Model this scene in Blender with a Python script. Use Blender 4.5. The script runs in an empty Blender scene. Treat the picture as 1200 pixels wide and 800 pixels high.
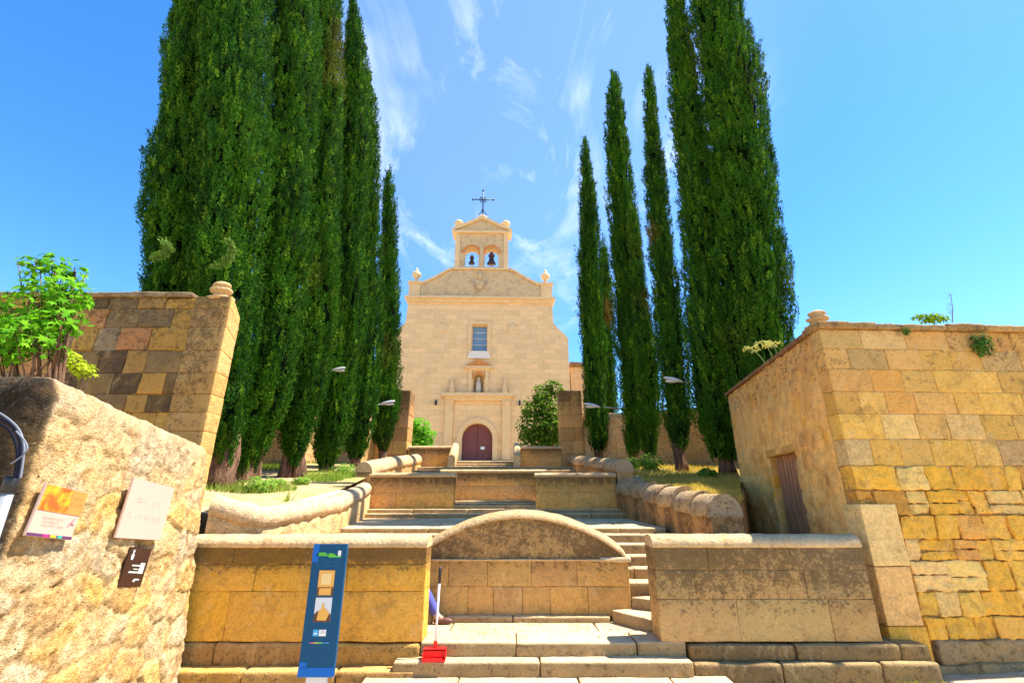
import bpy, bmesh, math, random
import numpy as np
from mathutils import Vector, Matrix

# ------------------------------------------------------------------ camera, sky, sun, exposure
S = bpy.context.scene
COL = S.collection
rad = math.radians
PITCH = rad(19.1); FPX = 548.0; CAMZ = 1.75
cd = bpy.data.cameras.new('camera'); cam = bpy.data.objects.new('camera', cd); COL.objects.link(cam)
cam.location = (0, 0, CAMZ); cam.rotation_euler = (rad(90) + PITCH, 0, 0)
cd.sensor_width = 36; cd.lens = FPX / 1200 * 36; cd.clip_end = 3000; cd.clip_start = 0.05
S.camera = cam

SUN_DIR = Vector((.52, .07, 1)).normalized()           # towards the sun
elev = math.asin(SUN_DIR.z); azim = math.atan2(SUN_DIR.x, SUN_DIR.y)
sl = bpy.data.lights.new('sun', 'SUN'); sl.energy = 4.9; sl.angle = rad(.5); sl.color = (1, .95, .86)
so = bpy.data.objects.new('sun', sl); COL.objects.link(so)
so.rotation_euler = SUN_DIR.to_track_quat('Z', 'Y').to_euler(); so.location = (8, 0, 30)

W = bpy.data.worlds.new('World'); S.world = W; W.use_nodes = True
nt = W.node_tree; nt.nodes.clear()
def N(t, **k):
    n = nt.nodes.new(t)
    for a, b in k.items(): setattr(n, a, b)
    return n
def Lk(a, b): nt.links.new(a, b)
sky = N('ShaderNodeTexSky', sky_type='NISHITA'); sky.sun_disc = False
sky.sun_elevation = elev; sky.sun_rotation = azim; sky.altitude = 900; sky.air_density = 1.0; sky.dust_density = .35; sky.ozone_density = 2.6
SKY_S = .15
hs = N('ShaderNodeHueSaturation'); hs.inputs['Saturation'].default_value = 1.30; hs.inputs['Value'].default_value = .93; hs.inputs['Hue'].default_value = .501
Lk(sky.outputs[0], hs.inputs['Color'])
tc = N('ShaderNodeTexCoord')
sep = N('ShaderNodeSeparateXYZ'); Lk(tc.outputs['Generated'], sep.inputs[0])
def math_(op, a, b=None, c=None):
    n = N('ShaderNodeMath', operation=op)
    for i, v in enumerate((a, b, c)):
        if v is None: continue
        if isinstance(v, (int, float)): n.inputs[i].default_value = v
        else: Lk(v, n.inputs[i])
    return n.outputs[0]
zc = math_('MAXIMUM', sep.outputs[2], .08)
u_ = math_('DIVIDE', sep.outputs[0], zc); v_ = math_('DIVIDE', sep.outputs[1], zc)
cb = N('ShaderNodeCombineXYZ'); Lk(u_, cb.inputs[0]); Lk(v_, cb.inputs[1])
mp = N('ShaderNodeMapping'); Lk(cb.outputs[0], mp.inputs[0]); mp.inputs['Rotation'].default_value = (0, 0, rad(12)); mp.inputs['Scale'].default_value = (3.4, 1.5, 1)
mp.inputs['Location'].default_value = (3.3, 1.9, 0)
n1 = N('ShaderNodeTexNoise'); Lk(mp.outputs[0], n1.inputs['Vector']); n1.inputs['Scale'].default_value = 1.0; n1.inputs['Detail'].default_value = 9; n1.inputs['Roughness'].default_value = .66; n1.inputs['Distortion'].default_value = .9
n2 = N('ShaderNodeTexNoise'); Lk(cb.outputs[0], n2.inputs['Vector']); n2.inputs['Scale'].default_value = 2.3; n2.inputs['Detail'].default_value = 3
a_ = math_('SUBTRACT', n1.outputs[0], .49); a_ = math_('MULTIPLY', a_, 3.4)
b_ = math_('SUBTRACT', n2.outputs[0], .36); b_ = math_('MULTIPLY', b_, 3.5)
cl = N('ShaderNodeClamp'); Lk(b_, cl.inputs[0]); cl2 = N('ShaderNodeClamp'); Lk(a_, cl2.inputs[0])
cdir = Vector((.02, .72, .72)).normalized()
dp = N('ShaderNodeVectorMath', operation='DOT_PRODUCT'); Lk(tc.outputs['Generated'], dp.inputs[0]); dp.inputs[1].default_value = cdir
fo = N('ShaderNodeMapRange', interpolation_type='SMOOTHSTEP'); Lk(dp.outputs['Value'], fo.inputs[0])
fo.inputs[1].default_value = .86; fo.inputs[2].default_value = .985; fo.inputs[3].default_value = .0; fo.inputs[4].default_value = 1
cm = math_('MULTIPLY', cl.outputs[0], cl2.outputs[0]); cm = math_('MULTIPLY', cm, fo.outputs[0])
haze_ = math_('MULTIPLY', fo.outputs[0], .10); cm = math_('ADD', cm, haze_); cm = math_('MINIMUM', cm, .8)
mx = N('ShaderNodeMix', data_type='RGBA'); Lk(cm, mx.inputs[0]); Lk(hs.outputs[0], mx.inputs[6]); mx.inputs[7].default_value = (4.6, 4.8, 5.2, 1)
bg = N('ShaderNodeBackground'); Lk(mx.outputs[2], bg.inputs[0]); bg.inputs[1].default_value = SKY_S
wo = N('ShaderNodeOutputWorld'); Lk(bg.outputs[0], wo.inputs[0])

S.view_settings.view_transform = 'Standard'; S.view_settings.look = 'None'; S.view_settings.exposure = 1.38
S.view_settings.gamma = 1; S.view_settings.use_curve_mapping = False
S.render.engine = 'CYCLES'; S.cycles.max_bounces = 6; S.cycles.diffuse_bounces = 4; S.cycles.use_denoising = True

# ------------------------------------------------------------------ helpers
def at(px, py, Y):
    """point at depth Y seen at that spot of the 1200 x 800 photograph"""
    a = PITCH - math.atan((py - 400) / FPX)
    z = Y * math.tan(a)
    d = Y * math.cos(PITCH) + z * math.sin(PITCH)
    return Vector(((px - 600) / FPX * d, Y, z + CAMZ))

def tag(o, label=None, cat=None, group=None, kind=None):
    if label: o['label'] = label
    if cat: o['category'] = cat
    if group: o['group'] = group
    if kind: o['kind'] = kind
    return o
def empty(name, loc=(0, 0, 0), rz=0):
    o = bpy.data.objects.new(name, None); COL.objects.link(o); o.location = loc; o.rotation_euler = (0, 0, rz)
    o.empty_display_size = .2
    return o

# vectorised value noise
def _hash(i, j, k, s):
    n = (i * 374761393 + j * 668265263 + k * 2147483647 + s * 974634777) & 0xFFFFFFFF
    n = ((n ^ (n >> 13)) * 1274126177) & 0xFFFFFFFF
    n = ((n ^ (n >> 16)) * 2246822519) & 0xFFFFFFFF
    return ((n ^ (n >> 15)) & 0xFFFFFF) / float(0xFFFFFF)
def vnoise(P, s=0):
    P = np.asarray(P, float); I = np.floor(P).astype(np.int64); F = P - I; F = F * F * (3 - 2 * F)
    r = 0
    for a in (0, 1):
        for b in (0, 1):
            for c in (0, 1):
                w = (F[:, 0] if a else 1 - F[:, 0]) * (F[:, 1] if b else 1 - F[:, 1]) * (F[:, 2] if c else 1 - F[:, 2])
                r = r + w * _hash(I[:, 0] + a, I[:, 1] + b, I[:, 2] + c, s)
    return r * 2 - 1
def fbm(P, o=3, s=0, g=.5):
    P = np.asarray(P, float); r = 0; a = 1; t = 0
    for k in range(o):
        r = r + a * vnoise(P * 2 ** k + 17.3 * k, s + k); t += a; a *= g
    return r / t
def voro(P, s=0):
    """2-D voronoi: distance to border-ish (F2-F1), cell id random, F1"""
    P = np.asarray(P, float); I = np.floor(P).astype(np.int64); n = len(P)
    f1 = np.full(n, 9.); f2 = np.full(n, 9.); idr = np.zeros(n)
    for a in (-1, 0, 1):
        for b in (-1, 0, 1):
            cx, cy = I[:, 0] + a, I[:, 1] + b
            hx = _hash(cx, cy, cx * 0 + 1, s); hy = _hash(cx, cy, cx * 0 + 2, s)
            d = np.hypot(cx + .15 + .7 * hx - P[:, 0], cy + .15 + .7 * hy - P[:, 1])
            rr = _hash(cx, cy, cx * 0 + 3, s)
            near = d < f1
            f2 = np.where(near, f1, np.minimum(f2, d)); idr = np.where(near, rr, idr); f1 = np.where(near, d, f1)
    return f2 - f1, idr, f1

class MB:
    """collects vertices (with an RGBA colour each) and faces, builds ONE mesh object"""
    def __init__(s): s.V = []; s.C = []; s.F = []; s.n = 0; s.smooth = True
    def add(s, V, F, c):
        V = np.asarray(V, float).reshape(-1, 3); c = np.asarray(c, float)
        if c.ndim == 1: c = np.tile(c, (len(V), 1))
        if c.shape[1] == 3: c = np.hstack([c, np.zeros((len(c), 1))])
        s.V.append(V); s.C.append(c)
        s.F.append(np.asarray(F) + s.n)
        s.n += len(V)
    def build(s, name, mat, parent=None, loc=None, smooth=True, fmap=None):
        V = np.vstack(s.V); C = np.vstack(s.C)
        if fmap is not None: V = fmap(V)
        if loc is not None: V = V - np.array(loc)
        me = bpy.data.meshes.new(name)
        lp = np.concatenate([np.asarray(g, np.int64).ravel() for g in s.F]).astype(np.int32)
        tot = np.concatenate([np.full(len(g), len(g[0]), np.int64) for g in s.F if len(g)]).astype(np.int32)
        st = np.concatenate([[0], np.cumsum(tot)[:-1]]).astype(np.int32)
        me.vertices.add(len(V)); me.vertices.foreach_set('co', V.astype(np.float32).ravel())
        me.loops.add(len(lp)); me.loops.foreach_set('vertex_index', lp)
        me.polygons.add(len(tot)); me.polygons.foreach_set('loop_start', st); me.update(calc_edges=True)

        at_ = me.color_attributes.new('Col', 'FLOAT_COLOR', 'POINT'); at_.data.foreach_set('color', C.astype(np.float32).ravel())
        me.polygons.foreach_set('use_smooth', [smooth] * len(me.polygons)); me.materials.append(mat); me.update()
        o = bpy.data.objects.new(name, me); COL.objects.link(o)
        if loc is not None and parent is None: o.location = loc
        if parent is not None: o.parent = parent
        return o

def axis_cells(a, b, r, cell):
    r = min(r, (b - a) * .49)
    n = max(1, int(round((b - a - 2 * r) / cell)))
    return np.concatenate([[a, a + r * .45], np.linspace(a + r, b - r, n + 1), [b - r * .45, b]]), r

def rbox(mb, u0, u1, w0, w1, v0, v1, color, r=.012, cell=.12, amp=.004, freq=6, seed=0, disp=None, colf=None, skip=()):
    """rounded, roughened stone. axes: u along x, w along y (depth), v up"""
    lo = np.array([u0, w0, v0], float); hi = np.array([u1, w1, v1], float)
    r = min(r, *((hi - lo) * .49))
    ax = [axis_cells(lo[i], hi[i], r, cell)[0] for i in range(3)]
    for ax_i, side in ((1, 0), (1, 1), (0, 0), (0, 1), (2, 0), (2, 1)):
        if (ax_i, side) in skip: continue
        a, b = [i for i in range(3) if i != ax_i]
        A, B = np.meshgrid(ax[a], ax[b], indexing='ij'); na, nb = A.shape
        Q = np.zeros((na * nb, 3)); Q[:, a] = A.ravel(); Q[:, b] = B.ravel(); Q[:, ax_i] = hi[ax_i] if side else lo[ax_i]
        c = np.clip(Q, lo + r, hi - r); d = Q - c; L = np.linalg.norm(d, axis=1, keepdims=True); nrm = d / np.maximum(L, 1e-9)
        P = c + nrm * r
        dd = amp * (fbm(P * freq, 3, seed)) if disp is None else disp(P, nrm)
        cc = np.tile(np.append(np.asarray(color, float)[:3], color[3] if len(color) > 3 else 0), (len(P), 1)) if colf is None else colf(P, nrm, color)
        P2 = P + nrm * np.asarray(dd).reshape(-1, 1)
        idx = np.arange(na * nb).reshape(na, nb)
        q = np.stack([idx[:-1, :-1], idx[1:, :-1], idx[1:, 1:], idx[:-1, 1:]], -1).reshape(-1, 4)
        flip = (side == 1) ^ (ax_i == 1)
        if not flip: q = q[:, ::-1]
        mb.add(P2, q, cc)

def pick(rng, pal):
    t = sum(w for _, w in pal); x = rng.random() * t
    for c, w in pal:
        x -= w
        if x <= 0: break
    k = .92 + .16 * rng.random()
    return [min(1, c[0] * k), min(1, c[1] * k * (.96 + .08 * rng.random())), min(1, c[2] * k * (.9 + .2 * rng.random()))]

def masonry(mb, u0, u1, zs, w0, w1, wid, pal, seed=1, joint=.012, r=.014, amp=.006, cell=.1, proud=.01, lich=None, top_clip=None, ends=True, jag=0, freq=5):
    """coursed stone: zs = heights of the joints, each course cut in blocks through the whole thickness"""
    rng = random.Random(seed)
    for k in range(len(zs) - 1):
        a = u0; z0, z1 = zs[k], zs[k + 1]
        first = True
        while a < u1 - 1e-3:
            w = wid[0] + (wid[1] - wid[0]) * rng.random()
            if first: w *= .5 + .5 * rng.random()
            b = a + w
            if u1 - b < wid[0] * .6: b = u1
            c = pick(rng, pal); pr = proud * rng.random()
            j = joint / 2
            ja = (rng.random() - .5) * jag; jb = (rng.random() - .5) * jag
            s = rng.randrange(9999)
            aa = a + (0 if first else j); bb = b - (0 if b == u1 else j)
            if lich is None: cf = None
            else:
                cf = lambda P, n, col: np.hstack([np.tile(col[:3], (len(P), 1)), lich(P).reshape(-1, 1)])
            rbox(mb, aa, bb, w0 - pr, w1, z0 + j + ja, z1 - j + jb, c, r=r, cell=cell, amp=amp, freq=freq, seed=s, colf=cf)
            a = b; first = False
    mc = np.array(pal[0][0]) * .8
    rbox(mb, u0 + .02, u1 - .02, w0 + .014, w1 - .014, zs[0] + .01, zs[-1] - .02, list(mc), r=.005, cell=.3, amp=.003)

def sweep(mb, path, prof, colf, seg=.08, amp=.008, freq=7, seed=0, caps=True):
    """profile (list of (side, up)) carried along a path of points"""
    P = [np.array(p, float) for p in path]
    pts = []
    for i in range(len(P) - 1):
        n = max(1, int(np.linalg.norm(P[i + 1] - P[i]) / seg))
        for k in range(n): pts.append(P[i] + (P[i + 1] - P[i]) * k / n)
    pts.append(P[-1]); pts = np.array(pts)
    tan = np.gradient(pts, axis=0); tan[:, 2] *= 1
    th = tan.copy(); th[:, 2] = 0; th /= np.linalg.norm(th, axis=1, keepdims=True)
    side = np.stack([th[:, 1], -th[:, 0], np.zeros(len(th))], 1)
    prof = np.array(prof, float); m = len(prof)
    V = pts[:, None, :] + side[:, None, :] * prof[None, :, 0:1] + np.array([0, 0, 1.])[None, None, :] * prof[None, :, 1:2]
    n = len(pts); V = V.reshape(-1, 3)
    cen = pts + np.array([0, 0, prof[:, 1].mean()])
    nr = V - np.repeat(cen, m, axis=0); nr /= np.maximum(np.linalg.norm(nr, axis=1, keepdims=True), 1e-6)
    V = V + nr * (amp * fbm(V * freq, 3, seed)).reshape(-1, 1)
    idx = np.arange(n * m).reshape(n, m); nx = np.roll(idx, -1, axis=1)
    F = np.stack([idx[:-1], nx[:-1], nx[1:], idx[1:]], -1).reshape(-1, 4)
    C = colf(V)
    mb.add(V, F, C)
    if caps:
        mb.add(V[:m], [tuple(range(m))[::-1]], C[:m]); mb.add(V[-m:], [tuple(range(m))], C[-m:])

def half_round(w, h, drop=.04, k=12):
    """closed profile of a rounded coping w wide, h high"""
    p = [(-w / 2, -drop)]
    for i in range(k + 1):
        a = math.pi - math.pi * i / k
        p.append((w / 2 * math.cos(a), h * math.sin(a)))
    p.append((w / 2, -drop))
    return p

def shape(name, outline, holes, thick, mat, parent, origin=(0, 0, 0), y=0, bevel=0):
    """flat shape in x-z with holes, extruded backwards (local +y) by thick"""
    cu = bpy.data.curves.new('tmp', 'CURVE'); cu.dimensions = '2D'; cu.fill_mode = 'BOTH'; cu.extrude = thick / 2 - bevel; cu.bevel_depth = bevel
    for pts in [outline] + list(holes):
        sp = cu.splines.new('POLY'); sp.points.add(len(pts) - 1); sp.use_cyclic_u = True
        for p, q in zip(sp.points, pts): p.co = (q[0], q[1], 0, 1)
    o = bpy.data.objects.new('tmp', cu); COL.objects.link(o)
    dg = bpy.context.evaluated_depsgraph_get(); me = bpy.data.meshes.new_from_object(o.evaluated_get(dg))
    bpy.data.objects.remove(o); bpy.data.curves.remove(cu)
    me.transform(Matrix(((1, 0, 0, 0), (0, 0, -1, y + thick / 2), (0, 1, 0, 0), (0, 0, 0, 1))))
    me.transform(Matrix.Translation(Vector(origin)))
    me.name = name; me.materials.clear(); me.materials.append(mat)
    r = bpy.data.objects.new(name, me); COL.objects.link(r)
    if parent: r.parent = parent
    return r

def bobj(name, bm, mat, parent=None, smooth=False):
    me = bpy.data.meshes.new(name); bm.to_mesh(me); bm.free(); me.materials.append(mat)
    if smooth: me.polygons.foreach_set('use_smooth', [True] * len(me.polygons))
    o = bpy.data.objects.new(name, me); COL.objects.link(o)
    if parent: o.parent = parent
    return o
def bbox(bm, c, s, rot=None, bevel=0):
    r = bmesh.ops.create_cube(bm, size=1); vs = r['verts']
    bmesh.ops.scale(bm, vec=s, verts=vs)
    if bevel:
        es = list({e for v in vs for e in v.link_edges})
        rr = bmesh.ops.bevel(bm, geom=es, offset=bevel, segments=2, affect='EDGES'); vs = list({v for f in rr['faces'] for v in f.verts} | {v for v in vs if v.is_valid})
    if rot is not None: bmesh.ops.rotate(bm, cent=(0, 0, 0), matrix=rot, verts=vs)
    bmesh.ops.translate(bm, vec=c, verts=vs)
def tube(bm, pts, rads, k=8, cap=True):
    pts = [Vector(p) for p in pts]
    if not isinstance(rads, (list, tuple)): rads = [rads] * len(pts)
    rings = []
    for i, p in enumerate(pts):
        t = (pts[min(i + 1, len(pts) - 1)] - pts[max(i - 1, 0)]).normalized()
        a = t.orthogonal() if abs(t.z) < .9 else Vector((1, 0, 0)).cross(t)
        if i and rings:
            a = pa - t * pa.dot(t)
        a.normalize(); pa = a.copy(); b = t.cross(a)
        rings.append([bm.verts.new(p + (a * math.cos(2 * math.pi * j / k) + b * math.sin(2 * math.pi * j / k)) * rads[i]) for j in range(k)])
    for i in range(len(rings) - 1):
        for j in range(k):
            bm.faces.new((rings[i][j], rings[i][(j + 1) % k], rings[i + 1][(j + 1) % k], rings[i + 1][j]))
    if cap:
        bm.faces.new(rings[0][::-1]); bm.faces.new(rings[-1])
def lathe(bm, prof, c, k=16):
    rings = []
    for r, z in prof:
        rings.append([bm.verts.new((c[0] + r * math.cos(2 * math.pi * j / k), c[1] + r * math.sin(2 * math.pi * j / k), c[2] + z)) for j in range(k)])
    for i in range(len(rings) - 1):
        for j in range(k): bm.faces.new((rings[i][j], rings[i][(j + 1) % k], rings[i + 1][(j + 1) % k], rings[i + 1][j]))
    bm.faces.new(rings[0][::-1]); bm.faces.new(rings[-1])

# ------------------------------------------------------------------ materials
def newmat(name):
    m = bpy.data.materials.new(name); m.use_nodes = True; t = m.node_tree; t.nodes.clear()
    return m, t
class G:
    def __init__(s, t): s.t = t
    def n(s, ty, ins=None, **k):
        n = s.t.nodes.new(ty)
        for a, b in k.items(): setattr(n, a, b)
        for a, b in (ins or {}).items():
            if isinstance(b, bpy.types.NodeSocket): s.t.links.new(b, n.inputs[a])
            else: n.inputs[a].default_value = b
        return n
    def m(s, op, a, b=None, c=None, clamp=False):
        n = s.n('ShaderNodeMath', {i: v for i, v in enumerate((a, b, c)) if v is not None}, operation=op); n.use_clamp = clamp
        return n.outputs[0]
    def mix(s, f, a, b, mode='MIX'):
        n = s.n('ShaderNodeMix', {0: f, 6: a, 7: b}, data_type='RGBA', blend_type=mode); return n.outputs[2]
    def ramp(s, v, lo, hi, a=0, b=1):
        return s.n('ShaderNodeMapRange', {0: v, 1: lo, 2: hi, 3: a, 4: b}, interpolation_type='SMOOTHSTEP').outputs[0]
    def noise(s, vec, sc, det=4, rough=.55, dist=0):
        return s.n('ShaderNodeTexNoise', {'Vector': vec, 'Scale': sc, 'Detail': det, 'Roughness': rough, 'Distortion': dist}).outputs[0]

def stone_mat(name, base=None, bump=.5, lichen=(.062, .044, .030), pit=.5, var=.35, ashlar=None, patch=(.62, .40, .14), patch_amt=.25, fine=60, rough=.9, stain=.45, speck=.3, tint=(1.13, .955, .66)):
    m, t = newmat(name); g = G(t)
    co = g.n('ShaderNodeTexCoord').outputs['Object']
    at_ = g.n('ShaderNodeAttribute', attribute_name='Col')
    if base is None: c = at_.outputs['Color']; al = at_.outputs['Alpha']
    else: c = (*base, 1); al = 0.0
    big = g.noise(co, 1.6, 5, .6); mid = g.noise(co, 9, 5, .6); fin = g.noise(co, fine, 3, .6); med = g.noise(co, 28, 4, .65)
    if ashlar:
        xz = g.n('ShaderNodeSeparateXYZ', {0: co}); v2 = g.n('ShaderNodeCombineXYZ', {0: xz.outputs[0], 1: xz.outputs[2]}).outputs[0]
        br = g.n('ShaderNodeTexBrick', {'Vector': v2, 'Color1': (.88, .88, .88, 1), 'Color2': (1.08, 1.05, 1.02, 1), 'Mortar': (.84, .78, .70, 1), 'Scale': 1.0, 'Mortar Size': ashlar[2], 'Mortar Smooth': .3, 'Brick Width': ashlar[0], 'Row Height': ashlar[1], 'Bias': 0.0})
        c = g.mix(1.0, c, br.outputs[0], 'MULTIPLY')
    c = g.mix(g.ramp(big, .45, .7, 0, patch_amt), c, (*patch, 1))
    sm = g.noise(co, 4.2, 6, .7, .6); smm = g.noise(g.n('ShaderNodeMapping', {0: co, 'Location': (7, 3, 5), 'Scale': (1.6, 1.6, 1.0)}).outputs[0], 3.0, 6, .72, .8)
    c = g.mix(g.ramp(sm, .50, .68, 0, stain), c, (.30, .19, .085, 1)); c = g.mix(g.ramp(smm, .52, .70, 0, stain * .8), c, (.66, .52, .33, 1))
    k = g.m('ADD', g.m('MULTIPLY', g.m('SUBTRACT', mid, .5), var * 2.0), g.m('MULTIPLY', g.m('SUBTRACT', med, .5), var * 2.4)); k = g.m('ADD', k, g.m('MULTIPLY', g.m('SUBTRACT', fin, .5), var * 1.6)); k = g.m('ADD', k, 1.0)
    vv = g.n('ShaderNodeCombineXYZ', {0: k, 1: k, 2: k}).outputs[0]
    c = g.mix(1.0, c, vv, 'MULTIPLY')
    # dark pits in the stone
    vo = g.n('ShaderNodeTexVoronoi', {'Vector': co, 'Scale': 26.0}); 
    pm = g.m('MULTIPLY', g.ramp(vo.outputs['Distance'], .05, .22, 1, 0), g.ramp(mid, .52, .66)); pm = g.m('MULTIPLY', pm, pit)
    c = g.mix(pm, c, (.09, .06, .035, 1))
    c = g.mix(g.ramp(fin, .56, .70, 0, speck), c, (.17, .115, .06, 1))
    if base is None:
        # black-brown lichen crust whose extent is set vertex by vertex
        q = g.m('ADD', al, g.m('MULTIPLY', g.m('SUBTRACT', mid, .5), 1.5)); q = g.m('ADD', q, g.m('MULTIPLY', g.m('SUBTRACT', med, .5), 1.6)); q = g.m('ADD', q, g.m('MULTIPLY', g.m('SUBTRACT', fin, .5), .7))
        lm = g.m('MULTIPLY', g.m('ADD', g.m('MULTIPLY', g.ramp(q, .0, .8), .6), g.m('MULTIPLY', g.ramp(q, .3, .6), .4)), g.ramp(al, .0, .3))
        c = g.mix(g.m('MULTIPLY', lm, .78), c, (*lichen, 1))
        pale = g.m('MULTIPLY', g.ramp(med, .6, .7), g.ramp(al, .1, .5)); c = g.mix(g.m('MULTIPLY', pale, .22), c, (.42, .38, .32, 1))
    c = g.mix(1.0, c, (*tint, 1), 'MULTIPLY')
    h = g.m('ADD', g.m('MULTIPLY', med, .6), g.m('MULTIPLY', fin, .35)); h = g.m('ADD', h, g.m('MULTIPLY', mid, .8)); h = g.m('SUBTRACT', h, g.m('MULTIPLY', pm, 1.0))
    if ashlar: h = g.m('SUBTRACT', h, g.m('MULTIPLY', br.outputs[1], .8))
    bp = g.n('ShaderNodeBump', {'Height': h, 'Strength': bump, 'Distance': .03})
    b = g.n('ShaderNodeBsdfPrincipled', {'Base Color': c, 'Roughness': rough, 'Normal': bp.outputs[0], 'Specular IOR Level': .15})
    g.n('ShaderNodeOutputMaterial', {0: b.outputs[0]})
    return m

def plain(name, col, rough=.6, metal=0, bump=0, bscale=30, var=0, spec=.4, attr=False):
    m, t = newmat(name); g = G(t); co = g.n('ShaderNodeTexCoord').outputs['Object']
    c = g.n('ShaderNodeAttribute', attribute_name='Col').outputs['Color'] if attr else (*col, 1)
    nn = g.noise(co, bscale, 4)
    if var:
        k = g.m('ADD', g.m('MULTIPLY', nn, 2 * var), 1 - var); c = g.mix(1.0, c, g.n('ShaderNodeCombineXYZ', {0: k, 1: k, 2: k}).outputs[0], 'MULTIPLY')
    ins = {'Base Color': c, 'Roughness': rough, 'Metallic': metal, 'Specular IOR Level': spec}
    if bump: ins['Normal'] = g.n('ShaderNodeBump', {'Height': nn, 'Strength': bump, 'Distance': .01}).outputs[0]
    b = g.n('ShaderNodeBsdfPrincipled', ins); g.n('ShaderNodeOutputMaterial', {0: b.outputs[0]})
    return m

def leaf_mat(name, gain=1.0, trans=.35):
    m, t = newmat(name); g = G(t)
    c = g.n('ShaderNodeAttribute', attribute_name='Col').outputs['Color']
    co = g.n('ShaderNodeTexCoord').outputs['Object']
    k = g.m('ADD', g.m('MULTIPLY', g.noise(co, 1.3, 3), 1.1), .45); k = g.m('MULTIPLY', k, gain)
    c = g.mix(1.0, c, g.n('ShaderNodeCombineXYZ', {0: k, 1: k, 2: k}).outputs[0], 'MULTIPLY')
    d = g.n('ShaderNodeBsdfPrincipled', {'Base Color': c, 'Roughness': .8, 'Specular IOR Level': .04})
    c2 = g.mix(1.0, c, (1.5, 1.6, .6, 1), 'MULTIPLY')
    tr = g.n('ShaderNodeBsdfTranslucent', {'Color': c2})
    mx_ = g.n('ShaderNodeMixShader', {0: trans, 1: d.outputs[0], 2: tr.outputs[0]})
    g.n('ShaderNodeOutputMaterial', {0: mx_.outputs[0]})
    return m

def bark_mat():
    m, t = newmat('bark'); g = G(t); co = g.n('ShaderNodeTexCoord').outputs['Object']
    mp_ = g.n('ShaderNodeMapping', {0: co, 'Scale': (14, 14, 1.6)}).outputs[0]
    nn = g.noise(mp_, 1.5, 6, .65, .4)
    c = g.mix(g.ramp(nn, .3, .7), (.045, .024, .015, 1), (.26, .14, .08, 1))
    bp = g.n('ShaderNodeBump', {'Height': nn, 'Strength': .9, 'Distance': .04})
    b = g.n('ShaderNodeBsdfPrincipled', {'Base Color': c, 'Roughness': .95, 'Normal': bp.outputs[0], 'Specular IOR Level': .1}); g.n('ShaderNodeOutputMaterial', {0: b.outputs[0]})
    return m

M_ST = stone_mat('weathered_sandstone', speck=.3, bump=.9, pit=.75, var=.42, stain=.5)
M_RUB = stone_mat('lime_rubble', lichen=(.02, .015, .012), speck=.75, tint=(1.10, .98, .76), bump=1.0, pit=1.0, patch=(.62, .40, .13), patch_amt=.45, fine=70, var=.6, stain=.6)
M_SIDE = stone_mat('warm_orange_render', bump=.9, pit=.6, patch=(.80, .50, .16), patch_amt=.4, fine=70, var=.35, stain=.25, speck=.25, tint=(1.15, .95, .62))  # side wall render, orange by its own tint
M_STEP = stone_mat('worn_step_stone', tint=(1.05, .97, .78), bump=.6, pit=.5, patch=(.46, .34, .19), patch_amt=.3, stain=.35)
M_CH = stone_mat('church_sandstone', tint=(1.07, .96, .72), base=(.74, .56, .39), bump=.35, pit=.2, ashlar=(.95, .42, .012), patch=(.70, .46, .26), patch_amt=.4, fine=40, var=.14, stain=.22, speck=.1)
M_CHT = stone_mat('church_trim_stone', tint=(1.06, .97, .76), base=(.70, .52, .34), bump=.3, pit=.2, patch=(.58, .36, .18), patch_amt=.3, fine=40, var=.18, stain=.3, speck=.15)
M_CHG = stone_mat('grey_weathered_church_stone', tint=(1.06, .97, .76), base=(.58, .44, .30), bump=.3, pit=.2, patch=(.3, .24, .18), patch_amt=.5, fine=30, var=.25, stain=.5, speck=.3)
M_LEAF = leaf_mat('cypress_leaf', 1.0, .12)
M_BRD = leaf_mat('broad_leaf', .9, .32)
M_BARK = bark_mat()

TAN = (.50, .33, .155); OCH = (.54, .335, .10); CRM = (.60, .45, .25); PNK = (.52, .31, .17); GRY = (.40, .30, .19); ORG = (.62, .36, .075); DRK = (.16, .12, .09); BRN = (.38, .24, .12)

# ------------------------------------------------------------------ ground, hillside, floors
GZ = -.10
def earth_mat(name, a, b, sc=6, bump=.6, c3=None):
    m, t = newmat(name); g = G(t); co = g.n('ShaderNodeTexCoord').outputs['Object']
    n1_ = g.noise(co, sc, 6, .6); n2_ = g.noise(co, sc * 9, 4, .6); n3_ = g.noise(co, sc * .25, 4)
    c = g.mix(g.ramp(n1_, .35, .65), (*a, 1), (*b, 1))
    if c3: c = g.mix(g.ramp(n3_, .48, .62), c, (*c3, 1))
    c = g.mix(g.ramp(n2_, .5, .7, 0, .45), c, (b[0] * .5, b[1] * .5, b[2] * .5, 1))
    bp = g.n('ShaderNodeBump', {'Height': g.m('ADD', n1_, g.m('MULTIPLY', n2_, .5)), 'Strength': bump, 'Distance': .05})
    bs = g.n('ShaderNodeBsdfPrincipled', {'Base Color': c, 'Roughness': .95, 'Normal': bp.outputs[0], 'Specular IOR Level': .1}); g.n('ShaderNodeOutputMaterial', {0: bs.outputs[0]})
    return m
M_GR = earth_mat('pale_gravel_ground', (.56, .44, .27), (.44, .34, .20), 5)
M_BED = earth_mat('dry_earth', (.50, .35, .19), (.40, .27, .14), 4, .8, (.42, .34, .10))

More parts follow.
